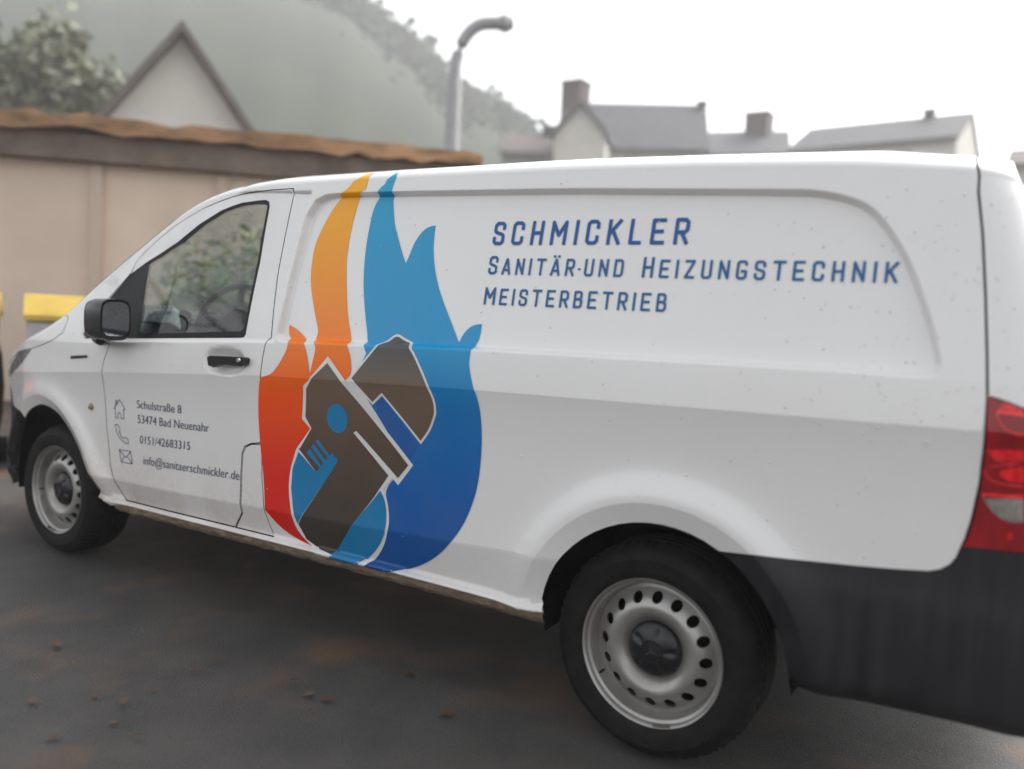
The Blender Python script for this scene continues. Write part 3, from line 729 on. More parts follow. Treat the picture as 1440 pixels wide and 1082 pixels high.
    for b in range(3):
        a0 = PI/2+.35+2*PI*b/3; tip = (.030*math.cos(a0), .030*math.sin(a0)); l = (.0055*math.cos(a0+PI/3), .0055*math.sin(a0+PI/3)); r = (.0055*math.cos(a0-PI/3), .0055*math.sin(a0-PI/3))
        q = [bm.verts.new((x, y, z)) for x, z, y in ((0, 0, .0085), (l[0], l[1], .0115), (tip[0], tip[1], .0112), (r[0], r[1], .0115))]
        bm.faces.new((q[0], q[1], q[2])); bm.faces.new((q[0], q[2], q[3]))
    lathe_profile(bm, [(.0295, .0125), (.031, .0095), (.0335, .0095), (.035, .0135)], 48)
    from_bm('star_emblem', bm, M['gloss_dark'], cap)
    # valve and balance weight
    bm = bmesh.new(); a = -1.05
    for i in range(5):
        aa = -1.32+i*.05; box(bm, .212*math.cos(aa)-.006, .212*math.cos(aa)+.006, -.004, .004, .212*math.sin(aa)-.004, .212*math.sin(aa)+.004)
    from_bm('balance_weight', bm, M['chrome'], root)
    bm = bmesh.new(); tube(bm, [(-.150, .045, -.124), (-.152, .022, -.126)], .0035, 8); from_bm('valve', bm, M['black_plastic'], root)
    return root
M['gloss_dark'] = plain('hub_cap_plastic', (.009, .009, .011), .33, nscale=40, var=.35, bump=.05)
def copy_tree(o, parent):
    c = o.copy(); COL.objects.link(c); c.parent = parent
    for ch in list(o.children): copy_tree(ch, c)
    return c
w0 = make_wheel(); RT = .342
w0.location = (0, .050, .335); w0.rotation_euler = (0, .1, 0)
w1 = copy_tree(w0, van); w1.location = (-3.2, .068, .335); w1.rotation_euler = (0, .55, math.radians(0))
for x, r in ((0, .4), (-3.2, 1.1)):
    w = copy_tree(w0, van); w.location = (x, 2*YC-.06, .335); w.rotation_euler = (0, r, PI)

# ------------------------------------------------------------------ cab interior
def interior():
    # dashboard: lofted profile across the cab
    bm = bmesh.new(); rows = []
    for y in np.linspace(.12, 2*YC-.12, 30):
        hump = .055*math.exp(-((y-.50)/.20)**2); side = .03*math.exp(-((y-.12)/.12)**2)
        prof = [(-3.16, 1.14), (-3.05, 1.185), (-2.92, 1.205+hump*.6), (-2.80, 1.215+hump), (-2.72, 1.20+hump*.9), (-2.69, 1.15), (-2.71, 1.02), (-2.74, .86), (-2.8, .62)]
        rows.append([bm.verts.new((x, y, z-side)) for x, z in prof])
    for a, b in zip(rows, rows[1:]):
        for i in range(len(a)-1): bm.faces.new((a[i], a[i+1], b[i+1], b[i]))
    dash = from_bm('dashboard', bm, M['dash'], van, smooth=True, sharp=1.2)
    bm = bmesh.new(); tube(bm, [(-2.68, .40, 1.215), (-2.70, .40, 1.218)], .055, 24); tube(bm, [(-2.68, .56, 1.215), (-2.70, .56, 1.218)], .055, 24); from_bm('instrument_dial', bm, M['gloss_black'], dash, smooth=True, sharp=.6)
    # steering wheel: ring, hub, spokes
    bm = bmesh.new(); c = Vector((-2.44, .50, 1.235)); tilt = Matrix.Rotation(math.radians(-62), 3, 'Y')
    pts = [c + tilt @ Vector((.185*math.cos(a), .185*math.sin(a), 0)) for a in np.linspace(0, 2*PI, 41)]
    tube(bm, pts, .0155, 10, caps=False)
    sw = from_bm('steering_wheel', bm, M['black_plastic'], van, smooth=True)
    bm = bmesh.new()
    bmesh.ops.create_cone(bm, segments=24, radius1=.075, radius2=.06, depth=.05, cap_ends=True, matrix=Matrix.Translation(c) @ tilt.to_4x4())
    for a in (0, PI, -PI/2):
        q = [c + tilt @ Vector(v) for v in ((.05*math.cos(a), .05*math.sin(a), 0), (.18*math.cos(a), .18*math.sin(a), 0))]; tube(bm, q, .018, 8)
    from_bm('steering_hub', bm, M['dash'], sw, smooth=True, sharp=.7)
    bm = bmesh.new(); tube(bm, [(-2.47, .50, 1.2), (-2.72, .50, 1.06)], .04, 12); from_bm('steering_column', bm, M['black_plastic'], sw, smooth=True)
    for ya, yb_ in ((.42, .31), (.58, .69)):
        bm = bmesh.new(); tube(bm, [(-2.52, ya, 1.19), (-2.50, yb_, 1.23)], [.010, .007], 8); from_bm('indicator_stalk', bm, M['dash'], sw, smooth=True)
    for y in (.52, 1.40):
        bm = bmesh.new(); box(bm, -2.35, -1.86, y-.26, y+.26, .72, .88); s = from_bm('seat', bm, M['seat'], van, smooth=True, bevel=.05)
        bm = bmesh.new(); box(bm, -1.94, -1.80, y-.25, y+.25, .86, 1.42); from_bm('backrest', bm, M['seat'], s, smooth=True, bevel=.05)
        bm = bmesh.new(); box(bm, -1.92, -1.83, y-.13, y+.13, 1.46, 1.62); from_bm('headrest', bm, M['seat'], s, smooth=True, bevel=.035)
    boxo('bulkhead', (-1.72, -1.70, .14, 2*YC-.14, .4, 1.76), M['liner'], van)
    boxo('cab_floor', (-3.1, -1.7, .14, 2*YC-.14, .37, .40), M['liner'], van)
    bm = bmesh.new(); box(bm, -2.72, -2.62, .90, 1.02, 1.62, 1.69); from_bm('rear_view_mirror', bm, M['black_plastic'], van, bevel=.01)
    # papers lying on the dashboard are a thing of their own
interior()
bm = bmesh.new()
box(bm, -.11, .11, -.07, .07, 0, .085)
bmesh.ops.rotate(bm, verts=bm.verts, cent=(0, 0, 0), matrix=Matrix.Rotation(.5, 3, 'Z') @ Matrix.Rotation(-.28, 3, 'X'))
bx = from_bm('cardboard_box', bm, M['carton'], None, bevel=.003); bx.location = (-2.76, .30, 1.185)
tag(bx, 'small pale box lying on the dashboard behind the driver window', 'box')

# ------------------------------------------------------------------ decals (vinyl films on the skin)
c3 = lambda L: [(340+x/3.606, 230+y/3.606) for x, y in L]
c4 = lambda L: [(340+x/2.924, 450+y/2.924) for x, y in L]
def film_part(name, px, mat, off, parent=van, keep=(), n=4, smooth=True):
    p = at(px)
    if smooth: p = catmull(p, n, True, keep)
    return skin(name, p, [], mat, parent, off=off, margin=.0025, step=.006)
small = c4([(197, 20), (235, 45), (258, 92), (268, 140), (278, 205), (279, 224), (300, 260), (300, 450), (246, 530), (210, 620), (204, 720), (218, 810), (255, 885), (300, 937), (228, 898), (160, 850), (97, 781), (90, 640), (78, 520), (70, 400), (70, 300), (77, 236), (95, 232), (120, 222), (142, 198), (172, 150), (190, 100), (197, 62)])
film_part('flame_graphic', small, M['warm'], .0018, keep=(0, 5, 6, 7, 13, 16, 21))
tallw = c3([(680, 47), (640, 95), (612, 140), (602, 172), (575, 260), (548, 380), (533, 500), (533, 640), (540, 780), (553, 860), (557, 895)]) + c4([(440, 96), (447, 150), (450, 215), (429, 247), (400, 260), (330, 260), (279, 226), (295, 160), (303, 110), (306, 82)]) + c3([(388, 850), (370, 750), (355, 650), (352, 560), (370, 430), (410, 330), (460, 240), (505, 168), (520, 142), (560, 102), (600, 74), (640, 55)])
film_part('flame_graphic', tallw, M['warm'], .0016, keep=(0, 14, 15, 16, 17))
bl = c3([(806, 40), (785, 70), (770, 110), (765, 150), (770, 185), (773, 260), (780, 320), (800, 400), (820, 470), (833, 506), (850, 470), (880, 400), (920, 345), (955, 322), (984, 315), (977, 370), (973, 440), (980, 530), (1000, 630), (1030, 720), (1065, 810), (1102, 909), (1130, 860), (1165, 828), (1200, 816), (1219, 816), (1212, 860), (1202, 897), (1190, 920), (1165, 945), (1155, 1000)]) + \
     c4([(937, 200), (950, 270), (965, 310), (980, 370), (987, 450), (985, 560), (970, 680), (940, 780), (900, 860), (850, 925), (790, 980), (720, 1015), (650, 1030), (590, 1032), (520, 1022), (490, 1012), (550, 975), (592, 900), (600, 790), (596, 700), (640, 640), (655, 565), (600, 460), (520, 330), (475, 240), (513, 138)]) + \
     c3([(628, 915), (639, 893), (637, 850), (628, 770), (620, 660), (620, 560), (630, 440), (648, 330), (672, 230), (697, 158), (710, 120), (735, 90), (770, 60)])
film_part('flame_graphic', bl, M['blue'], .0018, keep=(0, 9, 14, 21, 25, 46, 51, 56, 57, 58))
jaw = c4([(454, 240), (560, 110), (612, 88), (640, 70), (665, 82), (690, 118), (745, 232), (783, 320), (793, 370), (790, 395), (770, 450), (738, 497), (578, 299), (540, 337)])
ja = catmull(at(jaw), 4, True, (0, 1, 11, 12, 13))
skin('logo_outline', offset_poly(ja, .0085), [], M['white_film'], van, off=.0030, step=.006, margin=.0025)
skin('logo_jaw', ja, [], M['tool'], van, off=.0042, step=.006, margin=.0025)
skin('logo_slot', catmull(at(c4([(552, 345), (574, 316), (728, 518), (705, 560), (686, 568), (620, 480), (570, 408)])), 4, True, (0, 1, 2, 4)), [], M['slot_blue'], van, off=.0024)
base = c4([(357, 150), (707, 598), (645, 680), (622, 652), (583, 697), (598, 735), (607, 800), (603, 860), (585, 930), (545, 990), (490, 1015), (420, 1006), (350, 975), (290, 928), (232, 862), (205, 790), (196, 700), (202, 620), (222, 545), (228, 528), (284, 447), (250, 408), (255, 270), (275, 250)])
film_part('logo_outline', base, M['white_film'], .0031, keep=(0, 1, 2, 3, 4, 19, 20, 21, 22, 23))
film_part('logo_tool', c4([(355, 178), (688, 598), (645, 651), (634, 638), (474, 456), (462, 464), (606, 640), (540, 738), (465, 832), (378, 972), (320, 945), (270, 900), (236, 838), (400, 578), (375, 549), (365, 560), (308, 496), (240, 532), (290, 446), (265, 398), (268, 282), (292, 238)]), M['tool'], .0043, smooth=False)
film_part('logo_tool', c4([(238, 530), (308, 494), (366, 570), (330, 612), (313, 630)]), M['tool'], .0047, smooth=False)
film_part('logo_bottle', c4([(237, 542), (255, 562), (310, 627), (324, 608), (270, 545), (284, 530), (331, 599), (341, 591), (290, 522), (299, 509), (348, 577), (357, 566), (306, 498), (318, 492), (365, 559), (375, 549), (402, 576), (233, 836), (214, 770), (207, 690), (213, 610)]), M['light_blue'], .0052, smooth=False)
film_part('logo_bottle', c4([(573, 702), (590, 740), (598, 800), (590, 870), (565, 930), (522, 980), (480, 1001), (430, 999), (376, 973), (465, 832), (540, 745)]), M['light_blue'], .0050, keep=(0, 8, 9, 10))
film_part('logo_eye', c4([(397+42*math.cos(a)+6*math.sin(a), 405+61*math.sin(a)) for a in np.linspace(0, 2*PI, 28, endpoint=False)]), M['light_blue'], .0055, smooth=False)

# ---- monoline condensed lettering
def rr(w, h0=0, h1=1, c=.13): return [(w, h1-c*1.4), (w, h1-c*.45), (w-c*.45, h1), (c*.45, h1), (0, h1-c*.45), (0, h0+c*.45), (c*.45, h0), (w-c*.45, h0), (w, h0+c*.45), (w, h0+c*1.4)]
W_ = .42
def glyph(ch):
    w = W_; c = .16
    bow = lambda a, b: [(0, a), (w-c*.6, a), (w, a+(b-a)*.2 if b > a else a), (w, b-(b-a)*.2), (w-c*.6, b), (0, b)]
    G = {
     'S': ([[(w, .76), (w, .90), (w-.09, 1), (.09, 1), (0, .90), (0, .64), (.05, .56), (w-.05, .44), (w, .36), (w, .10), (w-.09, 0), (.09, 0), (0, .10), (0, .24)]], w),
     'C': ([[(w, .74), (w, .90), (w-.09, 1), (.09, 1), (0, .90), (0, .10), (.09, 0), (w-.09, 0), (w, .10), (w, .26)]], w),
     'G': ([[(w, .84), (w, .92), (w-.08, 1), (.09, 1), (0, .90), (0, .10), (.09, 0), (w-.09, 0), (w, .10), (w, .42), (.24, .42)]], w),
     'U': ([[(0, 1), (0, .10), (.09, 0), (w-.09, 0), (w, .10), (w, 1)]], w),
     'D': ([[(0, 0), (0, 1), (w-.11, 1), (w, .88), (w, .12), (w-.11, 0), (0, 0)]], w),
     'H': ([[(0, 0), (0, 1)], [(w, 0), (w, 1)], [(0, .5), (w, .5)]], w),
     'M': ([[(0, 0), (0, 1), (.29, .38), (.58, 1), (.58, 0)]], .58),
     'I': ([[(0, 0), (0, 1)]], 0),
     'K': ([[(0, 0), (0, 1)], [(w, 1), (.02, .42)], [(.15, .56), (w, 0)]], w),
     'L': ([[(0, 1), (0, 0), (w*.88, 0)]], w*.88),
     'E': ([[(w, 1), (0, 1), (0, 0), (w, 0)], [(0, .5), (w*.84, .5)]], w),
     'R': ([[(0, 0), (0, 1), (w-.10, 1), (w, .89), (w, .56), (w-.10, .45), (0, .45)], [(w*.5, .45), (w, 0)]], w),
     'A': ([[(0, 0), (.22, 1), (.26, 1), (.48, 0)], [(.07, .25), (.41, .25)]], .48),
     'N': ([[(0, 0), (0, 1), (w, 0), (w, 1)]], w),
     'T': ([[(0, 1), (.48, 1)], [(.24, 1), (.24, 0)]], .48),
     'Z': ([[(0, 1), (w, 1), (0, 0), (w, 0)]], w),
     'B': ([[(0, 0), (0, 1), (w-.12, 1), (w-.03, .90), (w-.03, .62), (w-.12, .52), (0, .52)], [(w-.12, .52), (w, .42), (w, .10), (w-.10, 0), (0, 0)]], w),
    }
    if ch == 'Ä':
        g_, w2 = G['A']; return g_+[[(.085, 1.23), (.105, 1.23)], [(.375, 1.23), (.395, 1.23)]], w2
    return G[ch]
def stroke_union(strokes, th):
    """outlines of thick strokes -> union triangles (2-D)"""
    V = []; Fc = []
    def add(poly):
        b = len(V); V.extend(Vector(p) for p in poly); Fc.append(list(range(b, b+len(poly))))
    h = th/2
    for S in strokes:
        S = [np.array(p, float) for p in S]
        n = len(S)
        for i in range(n-1):
            a, b = S[i], S[i+1]; d = (b-a)/(np.linalg.norm(b-a)+1e-9); m = np.array([-d[1], d[0]])*h
            ea = h if i == 0 else 0; eb = h if i == n-2 else 0
            a = a-d*ea; b = b+d*eb; add([a-m, b-m, b+m, a+m])
        for i in range(1, n-1):
            add([S[i]+h*np.array([math.cos(t), math.sin(t)]) for t in np.linspace(0, 2*PI, 12, endpoint=False)+.01*i])
    r = delaunay_2d_cdt(V, [], Fc, 0, 1e-6)
    return np.array([tuple(v) for v in r[0]]), np.array([f for f, o in zip(r[2], r[5]) if len(o) > 0 and len(f) == 3])
def flat_to_skin(v2, tr, name, mat, off, parent, thr=None):
    if thr:   # one part per word
        lo = v2[tr][:, :, 0].min(1); hi = v2[tr][:, :, 0].max(1); o = np.argsort(lo); cuts = []; e = -9
        for i in o:
            if e > -9 and lo[i]-e > thr: cuts.append((e+lo[i])/2)
            e = max(e, hi[i])
        w_ = np.digitize(lo, cuts); r = None
        for k in range(len(cuts)+1):
            t_ = tr[w_ == k]; u = np.unique(t_); m_ = -np.ones(len(v2), int); m_[u] = np.arange(len(u)); r = flat_to_skin(v2[u], m_[t_], name, mat, off, parent)
        return r
    P, N = FN(v2[:, 0], v2[:, 1], off)
    if N[:, 1].sum() > 0: N = -N; P = F(v2[:, 0], v2[:, 1])+N*off
    a = P[tr[:, 0]]; fn = np.cross(P[tr[:, 1]]-a, P[tr[:, 2]]-a); fl = (fn*N[tr[:, 0]]).sum(1) < 0; tr = tr.copy(); tr[fl] = tr[fl][:, ::-1]
    return link(name, mesh_from(name, P, N, tr), mat, parent)
def letter_line(name, text, px0, px1, h_big, h_small, wscale, mat, th, first_big=True, tops=None):
    """text as list of (char, big?) between the photo pixels px0 (bottom-left) and px1 (bottom-right)"""
    b0, b1 = at([px0, px1]); units = []; tot = 0
    adv = []
    for i, (ch, big, gap) in enumerate(text):
        s = h_big if big else h_small
        if ch == '·': w = 0
        else: w = glyph(ch)[1]*s*wscale
        adv.append((tot+gap*0, w)); tot += w+gap
    L = b1[0]-b0[0]; total_w = sum(w for _, w in adv); gaps = sum(t[2] for t in text[:-1]); k = (L-total_w-th)/gaps
    x = th/2; V = []; Tt = []; nb = 0
    for (ch, big, gap), (_, w) in zip(text, adv):
        s = h_big if big else h_small
        t = th*(1.0 if big or h_big == h_small else .92)
        if ch == '·': st = [[(x-.001, .40*s), (x+.001, .40*s)]]; st = [[(a, b) for a, b in q] for q in st]; t2 = t*.8
        else:
            hh = s-t; st = [[(x+a*s*wscale, t/2+b*hh) for a, b in q] for q in glyph(ch)[0]]; t2 = t
        v, tr = stroke_union(st, t2)
        X = b0[0]+v[:, 0]; base = b0[1]+(b1[1]-b0[1])*(v[:, 0]/L); V.append(np.stack([X, base+v[:, 1]], 1)); Tt.append(tr+nb); nb += len(v)
        x += w+gap*k
    return flat_to_skin(np.concatenate(V), np.concatenate(Tt), name, mat, .0022, van, thr=1.8*k*1.0)
mk_ = lambda s, bigs=(), wide={}: [(c, i in bigs, wide.get(i, 1.0)) for i, c in enumerate(s)]
letter_line('lettering', mk_('SCHMICKLER', range(10)), (692, 345.3), (967, 344.3), .079, .079, 1.0, M['ink1'], .0117)
t2 = [(c, i in (0, 9), 1.0) for i, c in enumerate('SANITÄRUNDHEIZUNGSTECHNIK')]
t2 = []
for i, c in enumerate('SANITÄR·UND'): t2.append((c, i == 0, 1.0))
t2[-1] = ('D', False, 2.6); t2[6] = ('R', False, .8); t2[7] = ('·', False, .8)
for i, c in enumerate('HEIZUNGSTECHNIK'): t2.append((c, i == 0, 1.0))
letter_line('lettering', t2, (686, 386.2), (1262, 398.8), .0615, .0545, 1.0, M['ink2'], .0087)
letter_line('lettering', [(c, i == 0, 1.0) for i, c in enumerate('MEISTERBETRIEB')], (680, 428.6), (936, 439.3), .0585, .0545, 1.0, M['ink2'], .0087)
# ---- door text from the built-in typeface
def font_line(text, px0, px1, hpx, name='lettering', shear=0.0, xsq=None):
    cu = bpy.data.curves.new('t', 'FONT'); cu.body = text; cu.size = 1; cu.resolution_u = 3; cu.offset = -.004
    ob = bpy.data.objects.new('t', cu); COL.objects.link(ob); dg = bpy.context.evaluated_depsgraph_get(); me = ob.evaluated_get(dg).to_mesh()
    v = np.array([tuple(x.co)[:2] for x in me.vertices]); tr = []
    for p in me.polygons:
        ix = list(p.vertices)
        for i in range(1, len(ix)-1): tr.append((ix[0], ix[i], ix[i+1]))
    tr = np.array(tr); ob.to_mesh_clear(); bpy.data.objects.remove(ob); bpy.data.curves.remove(cu)
    b0, b1 = at([px0, px1]); w0, w1 = v[:, 0].min(), v[:, 0].max(); L = b1[0]-b0[0]
    t = (v[:, 0]-w0)/(w1-w0); X = b0[0]+t*L
    bt_, tt_ = at([px0, (px0[0]+1.5, px0[1]-hpx)]); H = tt_[1]-bt_[1]
    cap = .70
    Z = b0[1]+(b1[1]-b0[1])*t+v[:, 1]/cap*H
    return flat_to_skin(np.stack([X, Z], 1), tr, name, M['ink3'], .002, door, thr=.2*L/(w1-w0))
font_line('Schulstraße 8', (193.2, 574.0), (255.6, 581.8), 11.2)
font_line('53474 Bad Neuenahr', (194.0, 595.0), (294.3, 608.0), 11.6)
font_line('0151/42683315', (197.0, 623.6), (267.6, 633.2), 11.0)
font_line('info@sanitaerschmickler.de', (202.0, 653.0), (336.8, 675.5), 11.6)
def icon(strokes_px, th=.0032):
    st = [[tuple(q) for q in at(s)] for s in strokes_px]; v, tr = stroke_union(st, th); return flat_to_skin(v, tr, 'icon', M['ink3'], .002, door)
c8 = lambda L: [(140+x/6.545, 540+y/6.545) for x, y in L]
icon([c8([(135, 225), (185, 143), (236, 235), (222, 235), (226, 322), (200, 318), (200, 290), (192, 268), (182, 264), (172, 278), (174, 315), (152, 312), (146, 222), (135, 225)]), c8([(150, 200), (150, 150), (160, 150), (160, 175)])])
icon([c8([(145, 375), (165, 372), (180, 390), (190, 425), (183, 440), (200, 480), (222, 503), (240, 492), (262, 505), (270, 540), (262, 553), (225, 535), (185, 495), (158, 440), (145, 375)])])
icon([c8([(184, 605), (288, 622), (304, 736), (202, 718), (184, 605)]), c8([(184, 605), (245, 680), (288, 622)]), c8([(202, 718), (232, 665)]), c8([(304, 736), (256, 668)])])

# ---- rain drops standing on the paint
def drops():
    n = 1200; X = RNG.uniform(-3.3, .84, n); v = np.where(RNG.rand(n) < .55, RNG.uniform(1.0, 1.75, n), RNG.uniform(.5, 1.2, n)); X = np.where(RNG.rand(n) < .55, .84-np.abs(RNG.normal(0, .35, n)), X)
    ok = np.ones(n, bool)
    for P in (ARCH_R, ARCH_F, WIN): ok &= sdf(P, X, v) < -.01
    ok &= v < C_('sh', X)-.03
    ok &= ~((X > .70) & (v < 1.03)); ok &= ~((X > .10) & (v < .72))
    X, v = X[ok], v[ok]; P, N = FN(X, v, .0)
    if N[:, 1].sum() > 0: N = -N
    vs = []; fs = []
    for p, nn in zip(P, N):
        r = .0008+.0028*RNG.rand()**3; nn = Vector(nn); a = nn.cross(Vector((0, 0, 1))).normalized(); b = a.cross(nn); base = len(vs); st = 1+.5*RNG.rand()
        for ri, (rr_, h) in enumerate(((1, 0), (.8, .45), (.4, .75))):
            for k in range(8): t = k*PI/4; q = Vector(p)+a*math.cos(t)*r*rr_+b*math.sin(t)*r*rr_*st+nn*(h*r+.0003); vs.append(tuple(q))
        vs.append(tuple(Vector(p)+nn*(r*.85)))
        for ri in range(2):
            for k in range(8): fs.append((base+ri*8+k, base+ri*8+(k+1) % 8, base+(ri+1)*8+(k+1) % 8, base+(ri+1)*8+k))
        for k in range(8): fs.append((base+16+k, base+16+(k+1) % 8, base+24))
    me = bpy.data.meshes.new('rain_drops'); me.from_pydata(vs, [], fs)
    t = NT('water_drop').set(Base_Color=(.95, .95, .95, 1), Roughness=.02, IOR=1.33); t.b.inputs['Transmission Weight'].default_value = .35; t.b.inputs['Coat Weight'].default_value = 1
    tag(link('rain_drops', me, t.m, van), kind='stuff')
drops()

# ------------------------------------------------------------------ ground
def sheet(name, pts, z, mat):
    me = bpy.data.meshes.new(name); me.from_pydata([(x, y, z) for x, y in pts], [], [list(range(len(pts)))]); return link(name, me, mat, None, False)
def asphalt():
    t = NT('wet_asphalt')
    big = t.noise(.55, 5, .55); fine = t.noise(140, 4, .6); med = t.noise(3.5, 6, .6)
    c = t.ramp(med, [(.3, (.040, .038, .036)), (.7, (.078, .074, .069))])
    c = t.mix(t.math('MULTIPLY', t.ramp(fine, [(.45, 0.0), (.75, 1.0)]), .35), c, (.17, .16, .15))
    c = t.mix(t.math('MULTIPLY', t.ramp(big, [(.5, 0.0), (.72, 1.0)]), .5), c, (.10, .072, .05))
    rust = t.ramp(t.noise(1.9, 4, .5), [(.54, 0.0), (.68, 1.0)]); c = t.mix(t.math('MULTIPLY', rust, .75), c, (.17, .10, .062))
    t.color(c); t.rough(t.ramp(big, [(.35, .42), (.6, .75)])); t.bump(fine, .8, .006); return t.m
gr = sheet('road', [(-400, -300), (300, -300), (300, 400), (-400, 400)], .006, asphalt()); tag(gr, kind='structure')
# fallen leaves, far too many to count
def leaves():
    vs = []; fs = []
    def leaf(x, y, s):
        a = RNG.rand()*2*PI; lift = RNG.rand()*.01; b = len(vs); tl = (RNG.rand()-.5)*.5; 
        shape = [(0, -1), (.45, -.5), (.55, .1), (.28, .6), (0, 1.05), (-.28, .6), (-.55, .1), (-.45, -.5)]
        for u, w in shape: 
            vs.append((x+s*(u*math.cos(a)-w*math.sin(a)), y+s*(u*math.sin(a)+w*math.cos(a)), .017+lift+s*.10*abs(u)*(1+tl)+s*.05*max(0, w)))
        vs.append((x, y, .018+lift))
        for k in range(8): fs.append((b+k, b+(k+1) % 8, b+8))
    def clump(px, py, n, sx, sy, s=.022):
        g_ = ground(px, py)
        for _ in range(n): leaf(g_[0]+RNG.normal(0, sx), g_[1]+RNG.normal(0, sy), s*(.6+.8*RNG.rand()))
    clump(465, 985, 3, .07, .04); clump(20, 1010, 3, .2, .16); clump(60, 920, 1, .25, .2); clump(215, 990, 2, .05, .05); clump(160, 1040, 2, .06, .05); clump(275, 955, 2, .04, .05); clump(565, 955, 2, .02, .02); clump(70, 890, 2, .2, .12); clump(640, 1000, 1, .04, .04)
    for _ in range(4):
        leaf(RNG.uniform(-4, .5), RNG.uniform(-2, -.5), .02*(.6+.6*RNG.rand()))
    for _ in range(500): leaf(RNG.uniform(-12, -4.5), RNG.uniform(-4, 7), .03*(.6+.6*RNG.rand()))
    me = bpy.data.meshes.new('fallen_leaves'); me.from_pydata(vs, [], fs)
    t = NT('leaf_brown'); f = t.noise(9, 3); t.color(t.ramp(f, [(.3, (.06, .036, .024)), (.5, (.13, .055, .03)), (.7, (.14, .10, .065))])).set(Roughness=.6)
    tag(link('fallen_leaves', me, t.m), kind='stuff')
leaves()

# ------------------------------------------------------------------ background
up = lambda p, z: Vector((p[0], p[1], z))
def wall():
    A = far(-260, 300, 12.9); B = far(655, 300, 11.25)
    a = Vector((A[0], A[1], 0)); b = Vector((B[0], B[1], 0)); d = (b-a).normalized(); n = Vector((d.y, -d.x, 0))
    if (n.dot(Vector(CAM)-a)) < 0: n = -n
    root = empty('garage_row', a, 'long beige garage wall with a brown weathered roof edge behind the van', 'garage')
    def slab(name, s0, s1, t0, t1, z0, z1, mat, jit=0, nseg=1):
        bm = bmesh.new(); L = (b-a).length
        prev = None
        for i in range(nseg+1):
            s = s0+(s1-s0)*i/nseg; j = [RNG.normal(0, jit) for _ in range(4)] if jit else [0]*4
            ring = [bm.verts.new(d*s+n*t+Vector((0, 0, z+jj))) for (t, z), jj in zip(((t0, z0), (t1, z0), (t1, z1), (t0, z1)), j)]
            if prev:
                for k in range(4): bm.faces.new((prev[k], prev[(k+1) % 4], ring[(k+1) % 4], ring[k]))
            else: bm.faces.new(ring[::-1])
            prev = ring
        bm.faces.new(prev)
        return from_bm(name, bm, mat, root)
    L = (b-a).length
    plaster = plain('beige_plaster', (.74, .59, .47), .85, nscale=.9, var=.10, bump=.2)
    slab('wall', 0, L, -.3, 0, 0, 3.02, plaster)
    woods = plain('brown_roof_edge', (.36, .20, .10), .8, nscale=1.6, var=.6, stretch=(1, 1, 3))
    dark = plain('brown_fascia', (.17, .125, .10), .8, nscale=3, var=.3)  # fascia board in its own plain brown
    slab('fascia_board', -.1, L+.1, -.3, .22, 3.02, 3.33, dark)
    slab('roof', -.15, L+.15, -4.0, .36, 3.34, 3.52, woods, .018, 40)
    for k, s in enumerate((1.1, 3.05, 4.55, 6.4, 8.6)):
        if s < L: slab('pillar', s, s+.14, 0, .07, 0, 3.0, plain('pillar_plaster', (.60, .47, .38), .85, var=.1))
wall()
def bin_(px, label):
    p = far(px, 420, 7.3); root = empty('wheelie_bin', (p[0], p[1], 0), label, 'bin', 'pale bins with yellow lids'); root.rotation_euler.z = 1.08
    bm = bmesh.new()
    lo = [bm.verts.new(v) for v in ((-.20, -.24, .06), (.20, -.24, .06), (.20, .20, .06), (-.20, .20, .06))]; hi = [bm.verts.new(v) for v in ((-.22, -.34, 1.12), (.22, -.34, 1.12), (.22, .30, 1.12), (-.22, .30, 1.12))]
    bm.faces.new(lo[::-1]); bm.faces.new(hi)
    for k in range(4): bm.faces.new((lo[k], lo[(k+1) % 4], hi[(k+1) % 4], hi[k]))
    from_bm('bin_body', bm, plain('pale_bin', (.42, .41, .42), .6, var=.15, nscale=8), root, bevel=.02)
    bm = bmesh.new(); prof = [(-.37, 1.13), (-.37, 1.17), (-.20, 1.30), (.10, 1.33), (.32, 1.29), (.32, 1.13)]
    prism(bm, prof, lambda q, s: Vector(((-.235 if s == 0 else .235), q[0], q[1]))); from_bm('lid', bm, plain('yellow_lid', (.42, .29, .04), .5, var=.15, nscale=6), root, bevel=.055, seg=4, smooth=True)
    bm = bmesh.new(); tube(bm, [(-.24, .36, 1.16), (.24, .36, 1.16)], .018, 10); from_bm('handle', bm, M['black_plastic'], root, smooth=True)
    for s in (-1, 1):
        bm = bmesh.new(); tube(bm, [(s*.22, .24, .10), (s*.28, .24, .10)], .10, 20); from_bm('wheel', bm, M['rubber'], root, smooth=True, sharp=.6)
bin_(84, 'pale bin with yellow lid standing just past the van bonnet'); bin_(-52, 'pale bin with yellow lid cut by the left edge of the photo')
